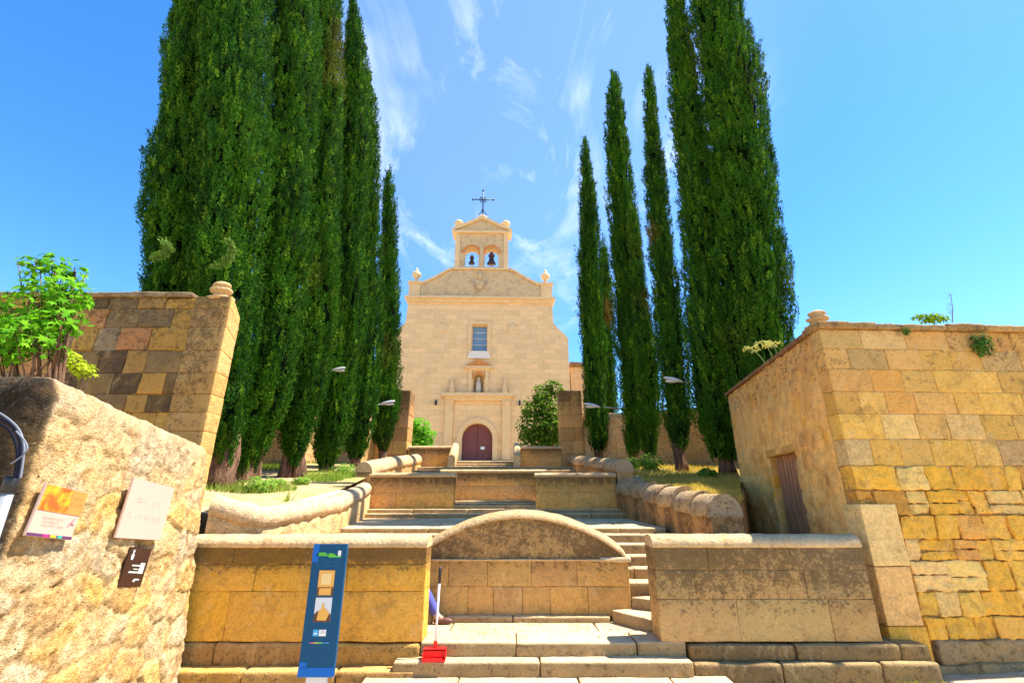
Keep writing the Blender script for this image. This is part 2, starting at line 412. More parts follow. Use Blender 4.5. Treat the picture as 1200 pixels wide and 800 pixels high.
def grid_sheet(name, xs_fn, ys, zf, mat, nx=24):
    mb = MB(); rows = []
    for y in ys:
        xs = xs_fn(y); rows.append([(x, y, zf(x, y)) for x in xs])
    n = len(rows); m = len(rows[0]); idx = np.arange(n * m).reshape(n, m)
    F = np.stack([idx[:-1, :-1], idx[:-1, 1:], idx[1:, 1:], idx[1:, :-1]], -1).reshape(-1, 4)
    mb.add(np.array(rows).reshape(-1, 3), F, (.5, .4, .3)); return mb
def spaced(a, b, n, p=2.2): return [a + (b - a) * (i / n) ** p for i in range(n + 1)]
def wob(x, y): return .05 * float(fbm(np.array([[x * .7, y * .7, 0]]), 3)[0]) if abs(x) < 60 else 0
# the big sheet the street and all around lies on
mb = MB()
xs = np.concatenate([-np.array(spaced(0, 1200, 40, 3))[::-1], np.array(spaced(0, 1200, 40, 3))[1:]])
ys = np.concatenate([np.linspace(-8, 6.6, 50), ])
ys = np.concatenate([[-1200, -400, -120, -40, -18], ys, [9, 20, 60, 200, 600, 1500]])
X, Y = np.meshgrid(xs, ys); Z = np.full(X.shape, GZ)
Z = Z + .012 * fbm(np.stack([X.ravel() * 2.5, Y.ravel() * 2.5, X.ravel() * 0], 1), 3).reshape(X.shape) * (np.abs(X) < 60) + np.clip((X - 2.5) / 5, 0, 1) * .10 * (np.abs(Y) < 8)
idx = np.arange(X.size).reshape(X.shape)
F = np.stack([idx[:-1, :-1], idx[:-1, 1:], idx[1:, 1:], idx[1:, :-1]], -1).reshape(-1, 4)
mb.add(np.stack([X.ravel(), Y.ravel(), Z.ravel()], 1), F, (.5, .4, .3))
tag(mb.build('ground', M_GR), kind='structure')

def xl(y): return float(np.interp(y, [6.4, 6.9, 8.8, 12, 18, 90], [-3.9, -3.5, -3.2, -3.6, -4.0, -4.0]))
def xr(y): return float(np.interp(y, [7.3, 12, 18, 90], [3.12, 2.78, 2.3, 2.3]))
def hz(x, y):
    if y < 18: b = 1.62 + (y - 6.5) * .135
    else: b = 3.17 + min(y - 18, 18) * .09
    side = max(0, abs(x) - 3.5)
    return b + .03 * side * (y < 30) + wob(x, y)
mb = grid_sheet('hillside', lambda y: [xl(y) - d for d in spaced(0, 70, 26)][::-1], list(np.arange(6.6, 18, .3)) + spaced(18, 120, 20), hz, M_BED)
def xr0(y): return xr(y) if y > 10.6 else xr(y)
mb2 = grid_sheet('hillside', lambda y: [(xr(y) if True else 0) + d * 1.0 for d in spaced(0, (1.85 * (y - 7.3) / 3.3 if y < 10.6 else 70), 22)], list(np.arange(7.3, 10.6, .3)) + list(np.arange(10.6, 18, .3)) + spaced(18, 120, 20), hz, M_BED)
mb3 = grid_sheet('hillside', lambda y: list(np.linspace(-4.0, 2.3, 12)), spaced(18, 120, 24), lambda x, y: (3.12 + (y - 18) * .0925) if y < 36 else 4.785, M_BED)
for q in (mb2, mb3):
    for v, f, c in zip(q.V, q.F, q.C): mb.add(v, np.array(f), c)
tag(mb.build('hillside', M_BED), kind='structure')
# floor of the little court by the side door
bm = bmesh.new()
vs = [bm.verts.new(p) for p in ((1.7, 6.28, .56), (4.3, 6.28, .56), (5.0, 10.6, .56), (4.95, 10.55, .56), (3.2, 7.3, .56), (2.7, 7.2, .56), (1.9, 7.0, .56))]
bm.faces.new(vs); tag(bobj('courtyard_floor', bm, M_GR), kind='structure')

# ------------------------------------------------------------------ steps
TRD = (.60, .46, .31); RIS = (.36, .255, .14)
def step_col(P, n, col):  # tops paler, fronts darker: sun and shade put into the step colour
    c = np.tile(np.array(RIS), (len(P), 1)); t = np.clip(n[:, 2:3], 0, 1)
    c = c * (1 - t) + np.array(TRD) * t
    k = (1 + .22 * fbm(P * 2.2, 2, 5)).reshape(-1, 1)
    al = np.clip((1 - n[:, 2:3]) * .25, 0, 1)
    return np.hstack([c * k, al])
def slab_row(mb, x0, x1, y0, y1, z0, z1, seed, wid=(.9, 1.6)):
    rng = random.Random(seed); a = x0
    while a < x1 - 1e-3:
        b = a + wid[0] + (wid[1] - wid[0]) * rng.random()
        if x1 - b < .5: b = x1
        dy = (rng.random() - .5) * .02; dz = (rng.random() - .5) * .008; k = .88 + .24 * rng.random()
        cf = lambda P, n, col, k=k: step_col(P, n, col) * np.array([k, k, k, 1])
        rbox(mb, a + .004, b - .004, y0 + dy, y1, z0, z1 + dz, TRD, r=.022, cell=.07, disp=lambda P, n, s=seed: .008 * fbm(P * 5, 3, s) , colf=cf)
        a = b
mb = MB()
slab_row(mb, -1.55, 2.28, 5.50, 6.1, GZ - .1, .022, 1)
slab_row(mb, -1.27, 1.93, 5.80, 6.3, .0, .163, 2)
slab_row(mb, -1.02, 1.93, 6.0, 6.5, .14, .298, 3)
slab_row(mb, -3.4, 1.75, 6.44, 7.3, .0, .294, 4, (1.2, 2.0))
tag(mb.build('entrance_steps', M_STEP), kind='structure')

# fan-shaped side steps, right and left of the arched wall
def poly_step(mb, pts, z0, z1, seed):
    """a step with a straight skew front: pts in plan, counter-clockwise, first two = front edge"""
    (ax, ay), (bx, by), (cx, cy), (dx, dy) = pts
    m2 = MB()
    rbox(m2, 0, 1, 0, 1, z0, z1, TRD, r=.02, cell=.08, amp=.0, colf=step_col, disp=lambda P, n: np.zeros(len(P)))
    V = np.vstack(m2.V); u = V[:, 0:1]; v = V[:, 1:2]
    A, B, C_, D = map(np.array, pts)
    xy = (1 - u) * (1 - v) * A + u * (1 - v) * B + u * v * C_ + (1 - u) * v * D
    z = V[:, 2:3]
    P = np.hstack([xy, z]); P = P + (.008 * fbm(P * 5, 3, seed)).reshape(-1, 1) * np.array([.5, .5, .6])
    n0 = 0
    for f, c in zip(m2.F, m2.C):
        mb.add(P[n0:n0 + len(c)], np.array(f) - n0, c); n0 += len(c)
mb = MB()
poly_step(mb, [(1.30, 6.93), (1.70, 6.32), (2.9, 6.4), (2.6, 7.3)], .1, .44, 1)
poly_step(mb, [(1.58, 6.98), (1.95, 6.72), (2.9, 6.8), (2.6, 7.3)], .2, .58, 2)
for k, (yy, zz) in enumerate([(7.2, .72), (7.5, .86), (7.8, 1.0), (8.12, 1.14), (8.46, 1.26)]):
    slab_row(mb, -3.0, 2.78, yy, yy + .5, zz - .22, zz, 10 + k)
slab_row(mb, -3.0, 2.70, 8.80, 9.35, 1.1, 1.345, 20)
tag(mb.build('side_steps', M_STEP), kind='structure')
mb = MB()
poly_step(mb, [(-1.45, 6.32), (-.98, 6.93), (-2.6, 7.3), (-2.9, 6.4)], .1, .44, 3)
poly_step(mb, [(-1.7, 6.6), (-1.25, 6.98), (-2.6, 7.3), (-2.9, 6.8)], .2, .58, 4)
tag(mb.build('corner_steps', M_STEP), kind='structure')
# sloping terrace
mb = MB()
def slope_map(V):
    V = V.copy(); V[:, 2] += (V[:, 1] - 9.3) * .047; return V
m2 = MB()
for i, (a, b) in enumerate([(9.32, 9.95), (9.96, 10.6), (10.61, 11.32)]): slab_row(m2, -3.35, 2.8, a, b, 1.0, 1.345, 30 + i, (.8, 1.3))
tag(m2.build('terrace_paving', M_STEP, fmap=slope_map), kind='structure')
mb = MB()
slab_row(mb, -3.5, 2.75, 11.25, 11.7, 1.2, 1.54, 40); slab_row(mb, -3.5, 2.75, 11.62, 12.3, 1.3, 1.63, 41)
slab_row(mb, -1.5, .75, 12.0, 12.5, 1.5, 1.71, 42); slab_row(mb, -1.5, .75, 12.3, 12.7, 1.5, 1.77, 43); slab_row(mb, -3.6, 2.75, 12.55, 14, 1.5, 1.82, 44)
for k in range(9): slab_row(mb, -3.8, 2.6, 13.9 + k * .4, 14.6 + k * .4, 1.7 + k * .12, 1.95 + k * .128, 50 + k, (1.4, 2.4))
tag(mb.build('upper_steps', M_STEP), kind='structure')
mb = MB()
for k in range(3): slab_row(mb, -2.4 , .12, 17.45 + k * .25, 18.6, 2.9, 3.03 + k * .105, 70 + k)
tag(mb.build('church_steps', M_STEP), kind='structure')

# ------------------------------------------------------------------ walls
def lich_top(z1, d=.35, k=1.0, base=0, x=None):
    def f(P):
        h = np.clip((P[:, 2] - (z1 - d)) / d, 0, 1)
        w = .5 + .6 * fbm(P * np.array([1.3, 1.3, .6]), 3, 7)
        return np.clip(h * k * (w + .25) + base, 0, 1)
    return f
def coping_col(c=(.60, .54, .47), al=.18, under=None):
    c = (c[0] * .90, c[1] * .81, c[2] * .70); al = max(0, al - .06)
    def f(V):
        k = (1 + .15 * fbm(V * 3, 2, 3)).reshape(-1, 1)
        a = np.full((len(V), 1), al) + .25 * np.clip(fbm(V * 2, 3, 9), 0, 1).reshape(-1, 1)
        return np.hstack([np.array(c) * k, a])
    return f

# front wall, left of the entrance
def parapet(name, x0, x1, y0, y1, z0, zt, zs, wid, pal, label, seed, lich, cop_h=.10, cop=(.60, .54, .47), cal=.15, overhang=.012):
    e = empty(name, ((x0 + x1) / 2, y0, z0)); L = e.location
    mb = MB(); masonry(mb, x0, x1, zs, y0, y1, wid, pal, seed=seed, joint=.004, r=.007, amp=.009, cell=.07, proud=.004, lich=lich)
    w = mb.build('wall', M_ST, e, loc=L)
    mb = MB(); ym = (y0 + y1) / 2
    sweep(mb, [(x0 - .004, ym, zs[-1] + .02), (x1 + .004, ym, zs[-1] + .02)], half_round(y1 - y0 + 2 * overhang, cop_h), coping_col(cop, cal), amp=.012, seed=seed)
    mb.build('coping', M_ST, e, loc=L)
    return tag(e, label, 'wall')
palL = [((.66, .40, .075), 4), ((.62, .38, .09), 3)]
parapet('parapet_wall', -4.12, -1.0, 6.0, 6.34, .298, 1.39, [.30, .80, 1.08, 1.28], (1.0, 1.7), palL,
        'ochre parapet wall left of the entrance steps, dark lichen under its pale rounded top, blue sign before it', 3, lich_top(1.34, .38, 2.3, .10))
palR = [((.50, .36, .20), 3), ((.54, .36, .19), 2), ((.48, .34, .19), 2)]
parapet('parapet_wall', 1.66, 4.12, 6.0, 6.34, .298, 1.39, [.30, .72, 1.02, 1.28], (.8, 1.3), palR,
        'grey-brown parapet wall right of the entrance steps, running up to the stone building', 8, lich_top(1.36, .90, 1.15, .14))
# plinth courses below the two parapets
def plinth(name, x0, x1, rows, label, seed, pal, wid=(.7, 1.3)):
    e = MB(); rng = random.Random(seed)
    for (y0, za, zb) in rows:
        a = x0
        while a < x1 - 1e-3:
            b = min(x1, a + wid[0] + rng.random() * (wid[1] - wid[0]))
            if x1 - b < .3: b = x1
            c = pick(rng, pal); s = rng.randrange(999)
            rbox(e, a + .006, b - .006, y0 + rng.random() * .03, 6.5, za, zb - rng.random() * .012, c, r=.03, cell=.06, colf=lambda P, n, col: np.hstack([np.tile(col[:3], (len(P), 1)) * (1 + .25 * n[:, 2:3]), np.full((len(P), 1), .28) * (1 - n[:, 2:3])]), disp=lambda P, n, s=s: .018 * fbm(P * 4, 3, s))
            a = b
    o = e.build(name, M_ST, loc=((x0 + x1) / 2, 6.0, GZ)); return tag(o, label, 'wall base')
plinth('plinth', -4.12, -1.02, [(5.96, .06, .292), (5.78, -.15, .085)], 'stepped stone plinth under the left parapet wall behind the blue sign', 4, [((.36, .25, .12), 2), ((.32, .23, .13), 2), ((.42, .27, .10), 1)])
plinth('plinth', 1.94, 4.6, [(5.93, .12, .292), (5.84, -.15, .135)], 'grey cracked stone plinth under the right parapet wall', 6, [((.23, .18, .12), 3), ((.19, .145, .095), 2)])

# arched bench wall in the middle
e = empty('arched_wall', (.12, 7.0, .3)); L = e.location
mb = MB(); ym0, ym1 = 7.0, 7.42
masonry(mb, -1.36, 1.58, [.35, .70, 1.02], ym0, ym1, (.32, .62), [((.52, .35, .16), 3), ((.56, .37, .15), 2), ((.48, .32, .16), 2)], seed=12, joint=.004, r=.007, amp=.008, cell=.08, lich=lich_top(1.1, .3, .5, .12))
mb.build('wall', M_ST, e, loc=L)
mb = MB(); arc = []
xa, xb, z0, zt = -1.30, 1.56, 1.035, 1.57
nseg = 60; V = []; n_r = 14
for i in range(nseg + 1):
    t = i / nseg; x = xa + (xb - xa) * t; h = (zt - z0) * (math.sin(math.pi * min(max(t, 0.0), 1)) ** .74)
    for j in range(n_r + 1):
        V.append((x, ym0 + .01, z0 + h * j / n_r))
V = np.array(V); V[:, 1] += .012 * fbm(V * 5, 3, 4)
idx = np.arange((nseg + 1) * (n_r + 1)).reshape(nseg + 1, n_r + 1)
F = np.stack([idx[:-1, :-1], idx[1:, :-1], idx[1:, 1:], idx[:-1, 1:]], -1).reshape(-1, 4)
def arch_c(V): 
    k = (1 + .2 * fbm(V * 2, 2)).reshape(-1, 1); return np.hstack([np.array((.46, .31, .16)) * k, np.clip(.55 + .55 * fbm(V * np.array([2, 1, 2.5]), 3, 2), .15, .9).reshape(-1, 1)])
mb.add(V, F, arch_c(V)); V2 = V.copy(); V2[:, 1] = ym1 - .01; mb.add(V2, F[:, ::-1], arch_c(V2))
mb.build('arched_panel', M_ST, e, loc=L)
mb = MB(); pth = [(xa + (xb - xa) * i / 40, 7.21, z0 + (zt - z0) * (math.sin(math.pi * i / 40) ** .74)) for i in range(41)]
sweep(mb, pth, half_round(.46, .10, .02), coping_col((.56, .48, .39), .2), amp=.012, seg=.06); mb.build('coping', M_ST, e, loc=L)
mb = MB(); rbox(mb, -1.37, 1.44, 6.965, 7.0, 1.012, 1.036, (.55, .46, .34, .15), r=.01, amp=.006, cell=.06)
rbox(mb, 1.2, 1.62, 6.97, 7.44, 1.0, 1.06, (.62, .56, .47, .1), r=.028, amp=.015, cell=.05)
mb.build('ledge', M_ST, e, loc=L)
mb = MB(); slab_row(mb, -1.4, 1.28, 6.90, 7.05, .2, .365, 91, (.5, .9)); mb.build('footing', M_STEP, e, loc=L)
tag(e, 'round-arched stone wall on the first landing between the two flights', 'wall')

# terrace walls in the middle distance
palT = [((.60, .37, .13), 3), ((.58, .36, .15), 2), ((.54, .34, .16), 2)]
def tw(name, x0, x1, y0, th, zs, label, seed, wid=(.7, 1.4), cop=(.58, .5, .42), lk=1.1, ch=.07, ov=.03, lip=None, d=.35):
    e = empty(name, ((x0 + x1) / 2, y0, zs[0])); L = e.location
    mb = MB(); masonry(mb, x0, x1, zs, y0, y0 + th, wid, palT, seed=seed, joint=.005, r=.008, amp=.008, cell=.14, lich=lich_top(zs[-1], d, lk, .05)); mb.build('wall', M_ST, e, loc=L)
    mb = MB(); a, b = lip or (x0 - .02, x1 + .02)
    sweep(mb, [(a, y0 + th / 2, zs[-1] + .015), (b, y0 + th / 2, zs[-1] + .015)], half_round(th + 2 * ov, ch, .05), coping_col(cop, .15), amp=.012, seg=.12); mb.build('coping', M_ST, e, loc=L)
    return tag(e, label, 'wall')
tw('terrace_wall', -3.5, -1.42, 12.0, .35, [1.62, 2.0, 2.40], 'bright ochre terrace wall left of the mid staircase, with dark rounded end on its left', 21)
tw('terrace_wall', .58, 2.55, 12.0, .35, [1.62, 2.0, 2.40], 'brown terrace wall right of the mid staircase, beside the rounded tile-capped wall', 22)
tw('terrace_wall', -1.66, .66, 13.0, .35, [1.8, 2.2, 2.56], 'set-back middle terrace wall with a wide pale slab on top, between two lower walls', 23, lip=(-1.92, .93), ch=.05)
tw('terrace_wall', -3.9, -2.18, 18.0, .4, [2.5, 3.0, 3.4, 3.74], 'far left forecourt wall below the church with bright green bush behind', 24)
tw('terrace_wall', .25, 1.85, 18.0, .4, [2.5, 3.0, 3.4, 3.74], 'far right forecourt wall below the church, beneath the leafy tree', 25)
# scroll-shaped cheek stones flanking the church steps
for k, (xx, lb) in enumerate(((-2.17, 'sloping pale cheek stone left of the steps up to the church door'), (.18, 'sloping pale cheek stone right of the steps up to the church door'))):
    mb = MB(); sweep(mb, [(xx, 17.2, 3.30), (xx, 17.7, 3.62), (xx, 18.2, 3.86)], [(-.13, -.7), (-.13, 0), (-.08, .07), (0, .1), (.08, .07), (.13, 0), (.13, -.7)], coping_col((.66, .56, .44), .1), amp=.01)
    tag(mb.build('cheek_stone', M_ST, loc=(xx, 17.6, 3.0)), lb, 'stair cheek')

# low side walls with round copings
def rail_wall(name, path, w, body_drop, label, seed, cop_c, cal, body_c, body_al, joints=0, h=None, rub=False, jit=1.0):
    cal += .06
    """path = top line of the wall; body below it; coping a row of half-round stones"""
    p0 = path[0]; e = empty(name, (p0[0], p0[1], p0[2] - 1)); L = e.location
    h = h or w * .5
    mb = MB(); wb = w * .86
    def bc(V):
        k = (1 + .3 * fbm(V * 2.5, 3, seed)).reshape(-1, 1); st = np.clip(body_al + .5 * fbm(V * np.array([5, 5, .8]), 3, seed + 2), 0, 1).reshape(-1, 1)
        return np.hstack([np.array(body_c) * k, st])
    prof = [(-wb / 2, -.01 - body_drop * (7 - k) / 7) for k in range(8)] + [(wb / 2, -.01 - body_drop * k / 7) for k in range(8)]
    sweep(mb, path, prof, bc, seg=.09, amp=.05 if rub else .03, freq=5, seed=seed)
    mb.build('wall', M_RUB if rub else M_ST, e, loc=L)
    mb = MB()
    if joints:
        P = [np.array(p, float) for p in path]; segs = [np.linalg.norm(P[i + 1] - P[i]) for i in range(len(P) - 1)]; T = sum(segs)
        def pt(s):
            for i, q in enumerate(segs):
                if s <= q or i == len(segs) - 1: return P[i] + (P[i + 1] - P[i]) * min(1, s / q)
                s -= q
        rng = random.Random(seed); s = 0; k = 0
        while s < T - .05:
            l = joints * (.8 + .4 * rng.random()); b = min(T, s + l)
            sc = .95 + .1 * rng.random(); up = rng.random() * .03
            a_, b2 = pt(s + .01), pt(b - .01); a_[2] += (up + .02) * jit; b2[2] += (up - .03) * jit
            sweep(mb, [a_, b2], half_round(w * sc, h * sc, .06), coping_col(cop_c, cal + .15 * rng.random()), amp=.010, seg=.07, seed=k * 7)
            s = b; k += 1
    else:
        sweep(mb, path, half_round(w * .96, h, .10), coping_col(cop_c, cal), amp=.03, seg=.08, seed=seed)
    mb.build('coping', M_ST, e, loc=L)
    return e, L
e, L = rail_wall('side_wall', [(3.14, 7.3, 1.58), (2.98, 9.6, 1.80), (2.76, 11.95, 2.05)], .54, 1.2,
    '', 31, (.52, .47, .42), .22, (.50, .31, .16), .42, joints=.8, h=.29)
tag(e, 'low stair wall on the right capped by dark weathered half-round stones, yellow grass behind', 'wall')
e, L = rail_wall('side_wall', [(2.80, 12.0, 2.52), (2.55, 14.6, 2.83), (2.28, 17.9, 3.22)], .46, 1.0,
    '', 33, (.54, .48, .42), .16, (.50, .33, .18), .3, joints=1.0)
tag(e, 'upper right stair wall with grey half-round caps and a round end', 'wall')
e, L = rail_wall('side_wall', [(-3.98, 6.62, 1.72), (-3.42, 6.78, 1.56), (-3.22, 8.8, 1.72), (-3.38, 10.5, 1.92), (-3.62, 12.0, 2.10)], .40, 1.5,
    '', 35, (.56, .53, .50), .02, (.60, .45, .27), .05, rub=True, h=.15)
tag(e, 'pale sunlit stair wall on the left, its rounded top dipping then rising towards the church', 'wall')
e, L = rail_wall('side_wall', [(-3.68, 12.0, 2.50), (-3.60, 14.2, 2.83), (-3.55, 17.8, 3.25)], .46, 1.0,
    '', 37, (.60, .53, .46), .12, (.50, .33, .17), .1)
tag(e, 'upper left stair wall with pale round coping and a dark-rimmed arched end', 'wall')
# retaining wall closing the bed next to the building
mb = MB(); sweep(mb, [(3.34, 7.42, 1.70), (4.98, 10.7, 2.1)], [(-.1, -1.4), (-.1, 0), (.1, 0), (.1, -1.4)], coping_col((.42, .28, .15), .3), amp=.03)
tag(mb.build('retaining_wall', M_ST, loc=(3.34, 7.42, .5)), 'plain low retaining wall holding the grass bed beside the stone building', 'wall')

# gate pillars of the enclosure and the enclosure walls behind the trees
def pillar(x0, x1, y0, y1, zs, label, seed):
    mb = MB(); masonry(mb, x0, x1, zs, y0, y1, (.5, .9), [(BRN, 3), (TAN, 3), (PNK, 2)], seed=seed, joint=.01, r=.02, amp=.012, cell=.14, lich=lich_top(zs[-1], 1.3, .9, .1))
    o = mb.build('gate_pillar', M_ST, loc=((x0 + x1) / 2, y0, zs[0])); tag(o, label, 'pillar')
pillar(1.86, 2.72, 18.0, 18.9, [2.4, 3.0, 3.5, 4.0, 4.5, 5.0, 5.5, 5.96], 'tall square stone pillar right of the church, before the slim cypresses', 41)
pillar(-5.2, -3.98, 18.0, 18.9, [2.4, 3.0, 3.5, 4.0, 4.5, 5.0, 5.5, 5.96], 'tall square stone pillar left of the church, half hidden by the last cypress', 42)
def encl(pts, h, label, seed, c=(.62, .43, .24)):
    mb = MB()
    prof = [(-.2, -2.6 + 2.6 * k / 12) for k in range(13)] + [(.2, -2.6 * k / 12) for k in range(13)]
    def cf(V):
        k = (1 + .25 * fbm(V * 1.5, 3, seed)).reshape(-1, 1)
        return np.hstack([np.array(c) * k, np.clip(.1 + .5 * fbm(V * 1.1, 3, seed), 0, 1).reshape(-1, 1)])
    sweep(mb, pts, prof, cf, seg=.2, amp=.05, freq=3, seed=seed)
    return tag(mb.build('enclosure_wall', M_RUB, loc=(pts[0][0], pts[0][1], pts[0][2] - 2.6)), label, 'wall')
encl([(2.74, 18.4, 5.0), (5.6, 16.0, 4.8), (8.2, 12.2, 4.4), (12, 11.6, 4.4), (26, 11.4, 4.6)], 2.6, 'rubble enclosure wall glowing behind the right-hand cypress trunks', 43)
encl([(-5.2, 18.4, 5.0), (-7.4, 15.2, 4.7), (-8.4, 11.6, 4.3), (-13, 11.2, 4.3), (-26, 11, 4.5)], 2.6, 'rubble enclosure wall behind the left-hand cypress trunks', 44)

# ------------------------------------------------------------------ tall wall on the left with its end pillar
e = empty('tall_wall', (-5.6, 6.3, 0)); L = e.location
zs = [at(200, y, 6.3)[2] for y in (640, 600, 565, 530, 505, 483, 462, 437, 411, 384, 362, 349)]
palD = [((.42, .27, .10), 4), ((.50, .31, .09), 3), ((.10, .07, .055), 2.4), ((.22, .16, .10), 2), ((.50, .25, .12), .7), ((.33, .27, .19), .8)]
mb = MB(); zs[0] = -.1
masonry(mb, -9.6, -4.62, zs, 6.3, 6.75, (.24, .50), palD, seed=59, joint=.008, r=.012, amp=.018, cell=.05, proud=.02, lich=lich_top(zs[-1], 1.6, .4, .12), jag=.02)
mb.build('wall', M_ST, e, loc=L)
zt = zs[-1]
mb = MB(); rbox(mb, -9.65, -4.68, 6.24, 6.82, zt + .002, zt + .075, (.30, .24, .18, .35), r=.02, cell=.1, amp=.02); mb.build('coping', M_ST, e, loc=L)
# end pillar, smooth sunlit reveal
mb = MB()
zp = zs[:-1] + [4.62]
masonry(mb, -4.63, -4.10, zp, 6.27, 6.56, (.6, .7), [((.50, .33, .15), 2), ((.54, .36, .17), 2)], seed=58, joint=.004, r=.008, amp=.008, cell=.06, lich=lambda P: np.clip(lich_top(4.62, 2.5, .5, .2)(P) * (P[:, 0] < -4.12), 0, 1))
def pil_map(V): V = V.copy(); V[:, 2] -= np.clip(V[:, 1] - 6.3, 0, 1) * np.clip((V[:, 2] - 3.5) / 1.1, 0, 1) * .9; return V
mb.build('end_pillar', M_ST, e, loc=L, fmap=pil_map)
tag(e, 'tall dark mixed-stone wall at the left ending in a pale sunlit pillar', 'wall')
def finial(x, y, z, s, label, broken=False, rz=0):
    bm = bmesh.new()
    lathe(bm, [(.17, 0), (.18, .045), (.13, .06), (.10, .09), (.10, .12), (.14, .135), (.15, .17), (.10, .19), (.09, .215), (.125, .235), (.11, .27), (.04, .29)], (0, 0, 0), 14)
    for v in bm.verts:
        f = float(fbm(np.array([[v.co.x * 9, v.co.y * 9, v.co.z * 9 + s]]), 2)[0]); v.co *= 1 + .12 * f
    me_o = bobj('stone_finial', bm, stone_fin, None, True); me_o.location = (x, y, z); me_o.scale = (s, s, s); me_o.rotation_euler = (rad(4), rad(-5), rz)
    return tag(me_o, label, 'finial')
stone_fin = stone_mat('finial_stone', base=(.46, .34, .22), bump=.6, patch=(.5, .3, .15))
finial(-4.36, 6.42, 4.60, 1.05, 'worn round stone finial on top of the left end pillar', rz=.4)

# ------------------------------------------------------------------ near rubble wall with the plaques
P0 = Vector((-3.26, 3.2)); P1 = Vector((-3.64, 5.9)); RL = (P1 - P0).length; rd = (P1 - P0).normalized()
rn = Vector((rd.y, -rd.x))                     # outward (towards the right)
if rn.x < 0: rn = -rn
RZ0, RZ1 = 2.62, 2.40
e = empty('rubble_wall', (P0.x, P0.y, GZ)); L = e.location
def rub_disp(P, n):
    uv = np.stack([P[:, 1] + .6 * P[:, 0], P[:, 2] + .0 * P[:, 0]], 1); 
    w = .35 * np.stack([fbm(P * 3, 2, 3), fbm(P * 3, 2, 4)], 1)
    d, i, f = voro(uv * np.array([2.6, 3.4]) + w, 5)
    st = np.clip(d * 3.2, 0, 1); st = st * st * (3 - 2 * st)
    tb = np.clip((P[:, 2] - 1.5) / 1.0, 0, 1)             # more render higher up
    st = np.clip(d * 6, 0, 1)
    return (.030 * st * (.25 + .9 * i)) * (1 - .5 * tb) + .008 * fbm(P * 6, 3, 8) + .007 * fbm(P * 22, 3, 9) + .010 * fbm(P * 52, 2, 3) - .011 * np.clip(fbm(P * 13, 2, 21) - .22, 0, 1) / .4
def rub_col(P, n, col):
    uv = np.stack([P[:, 1] + .6 * P[:, 0], P[:, 2] + .0 * P[:, 0]], 1); w = .35 * np.stack([fbm(P * 3, 2, 3), fbm(P * 3, 2, 4)], 1)
    d, i, f = voro(uv * np.array([2.6, 3.4]) + w, 5)
    st = np.clip(d * 4, 0, 1).reshape(-1, 1)
    pal = np.array([(.56, .46, .32), (.62, .40, .13), (.54, .47, .38), (.56, .34, .14), (.60, .50, .34), (.64, .44, .15)])
    sc = pal[(i * 5.999).astype(int)]
    mort = np.array((.54, .43, .28)); mm = np.clip(.75 + .6 * fbm(P * 4, 3, 11), 0, 1).reshape(-1, 1)
    c = mort * (1 - st * mm) + sc * st * mm
    c = c * (1 + .45 * fbm(P * 18, 3, 12)).reshape(-1, 1) * .80
    cre = (np.clip(1 - d * 8, 0, 1) * np.clip(.6 + fbm(P * 2.5, 2, 51) * 1.5, 0, 1) * (P[:, 2] < 2.15)).reshape(-1, 1) * .9; c = c * (1 - cre) + np.array((.22, .135, .06)) * cre
    pt = np.clip((fbm(P * 13, 2, 21) - .2) * 3.5, 0, .75).reshape(-1, 1); c = c * (1 - pt) + np.array((.26, .16, .07)) * pt
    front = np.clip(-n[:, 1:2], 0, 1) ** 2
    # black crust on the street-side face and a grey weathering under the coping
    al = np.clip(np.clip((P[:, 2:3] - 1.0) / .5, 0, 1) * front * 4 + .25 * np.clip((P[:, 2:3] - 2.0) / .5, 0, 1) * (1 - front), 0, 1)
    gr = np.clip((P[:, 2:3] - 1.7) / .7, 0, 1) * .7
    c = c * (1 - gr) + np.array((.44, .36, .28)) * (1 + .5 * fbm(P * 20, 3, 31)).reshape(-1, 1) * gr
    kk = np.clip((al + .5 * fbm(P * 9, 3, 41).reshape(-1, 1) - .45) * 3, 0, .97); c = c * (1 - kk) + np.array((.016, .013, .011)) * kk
    return np.hstack([c, al])
mb = MB()
# local box: u = distance into the wall (x), w = along; then mapped onto the real lines
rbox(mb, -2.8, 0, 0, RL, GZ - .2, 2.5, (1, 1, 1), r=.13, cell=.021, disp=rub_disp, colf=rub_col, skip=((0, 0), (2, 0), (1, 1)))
def rub_map(V):
    t = np.clip(V[:, 1] / RL, 0, 1); out = V.copy()
    out[:, 0] = P0.x + V[:, 1] * rd.x + V[:, 0]; out[:, 1] = P0.y + V[:, 1] * rd.y + V[:, 0] * .0
    sc = (RZ0 + (RZ1 - RZ0) * t) / 2.5
    out[:, 0] += .12 * t * (1 - np.clip(V[:, 2], -.1, 2.6) / 1.45)
    out[:, 2] = np.where(V[:, 2] > 0, V[:, 2] * sc, V[:, 2]); return out
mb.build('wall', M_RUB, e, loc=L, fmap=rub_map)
tag(e, 'near rough rubble wall in full sun on the left, plaques fixed to it, black crust on its shaded face', 'wall')

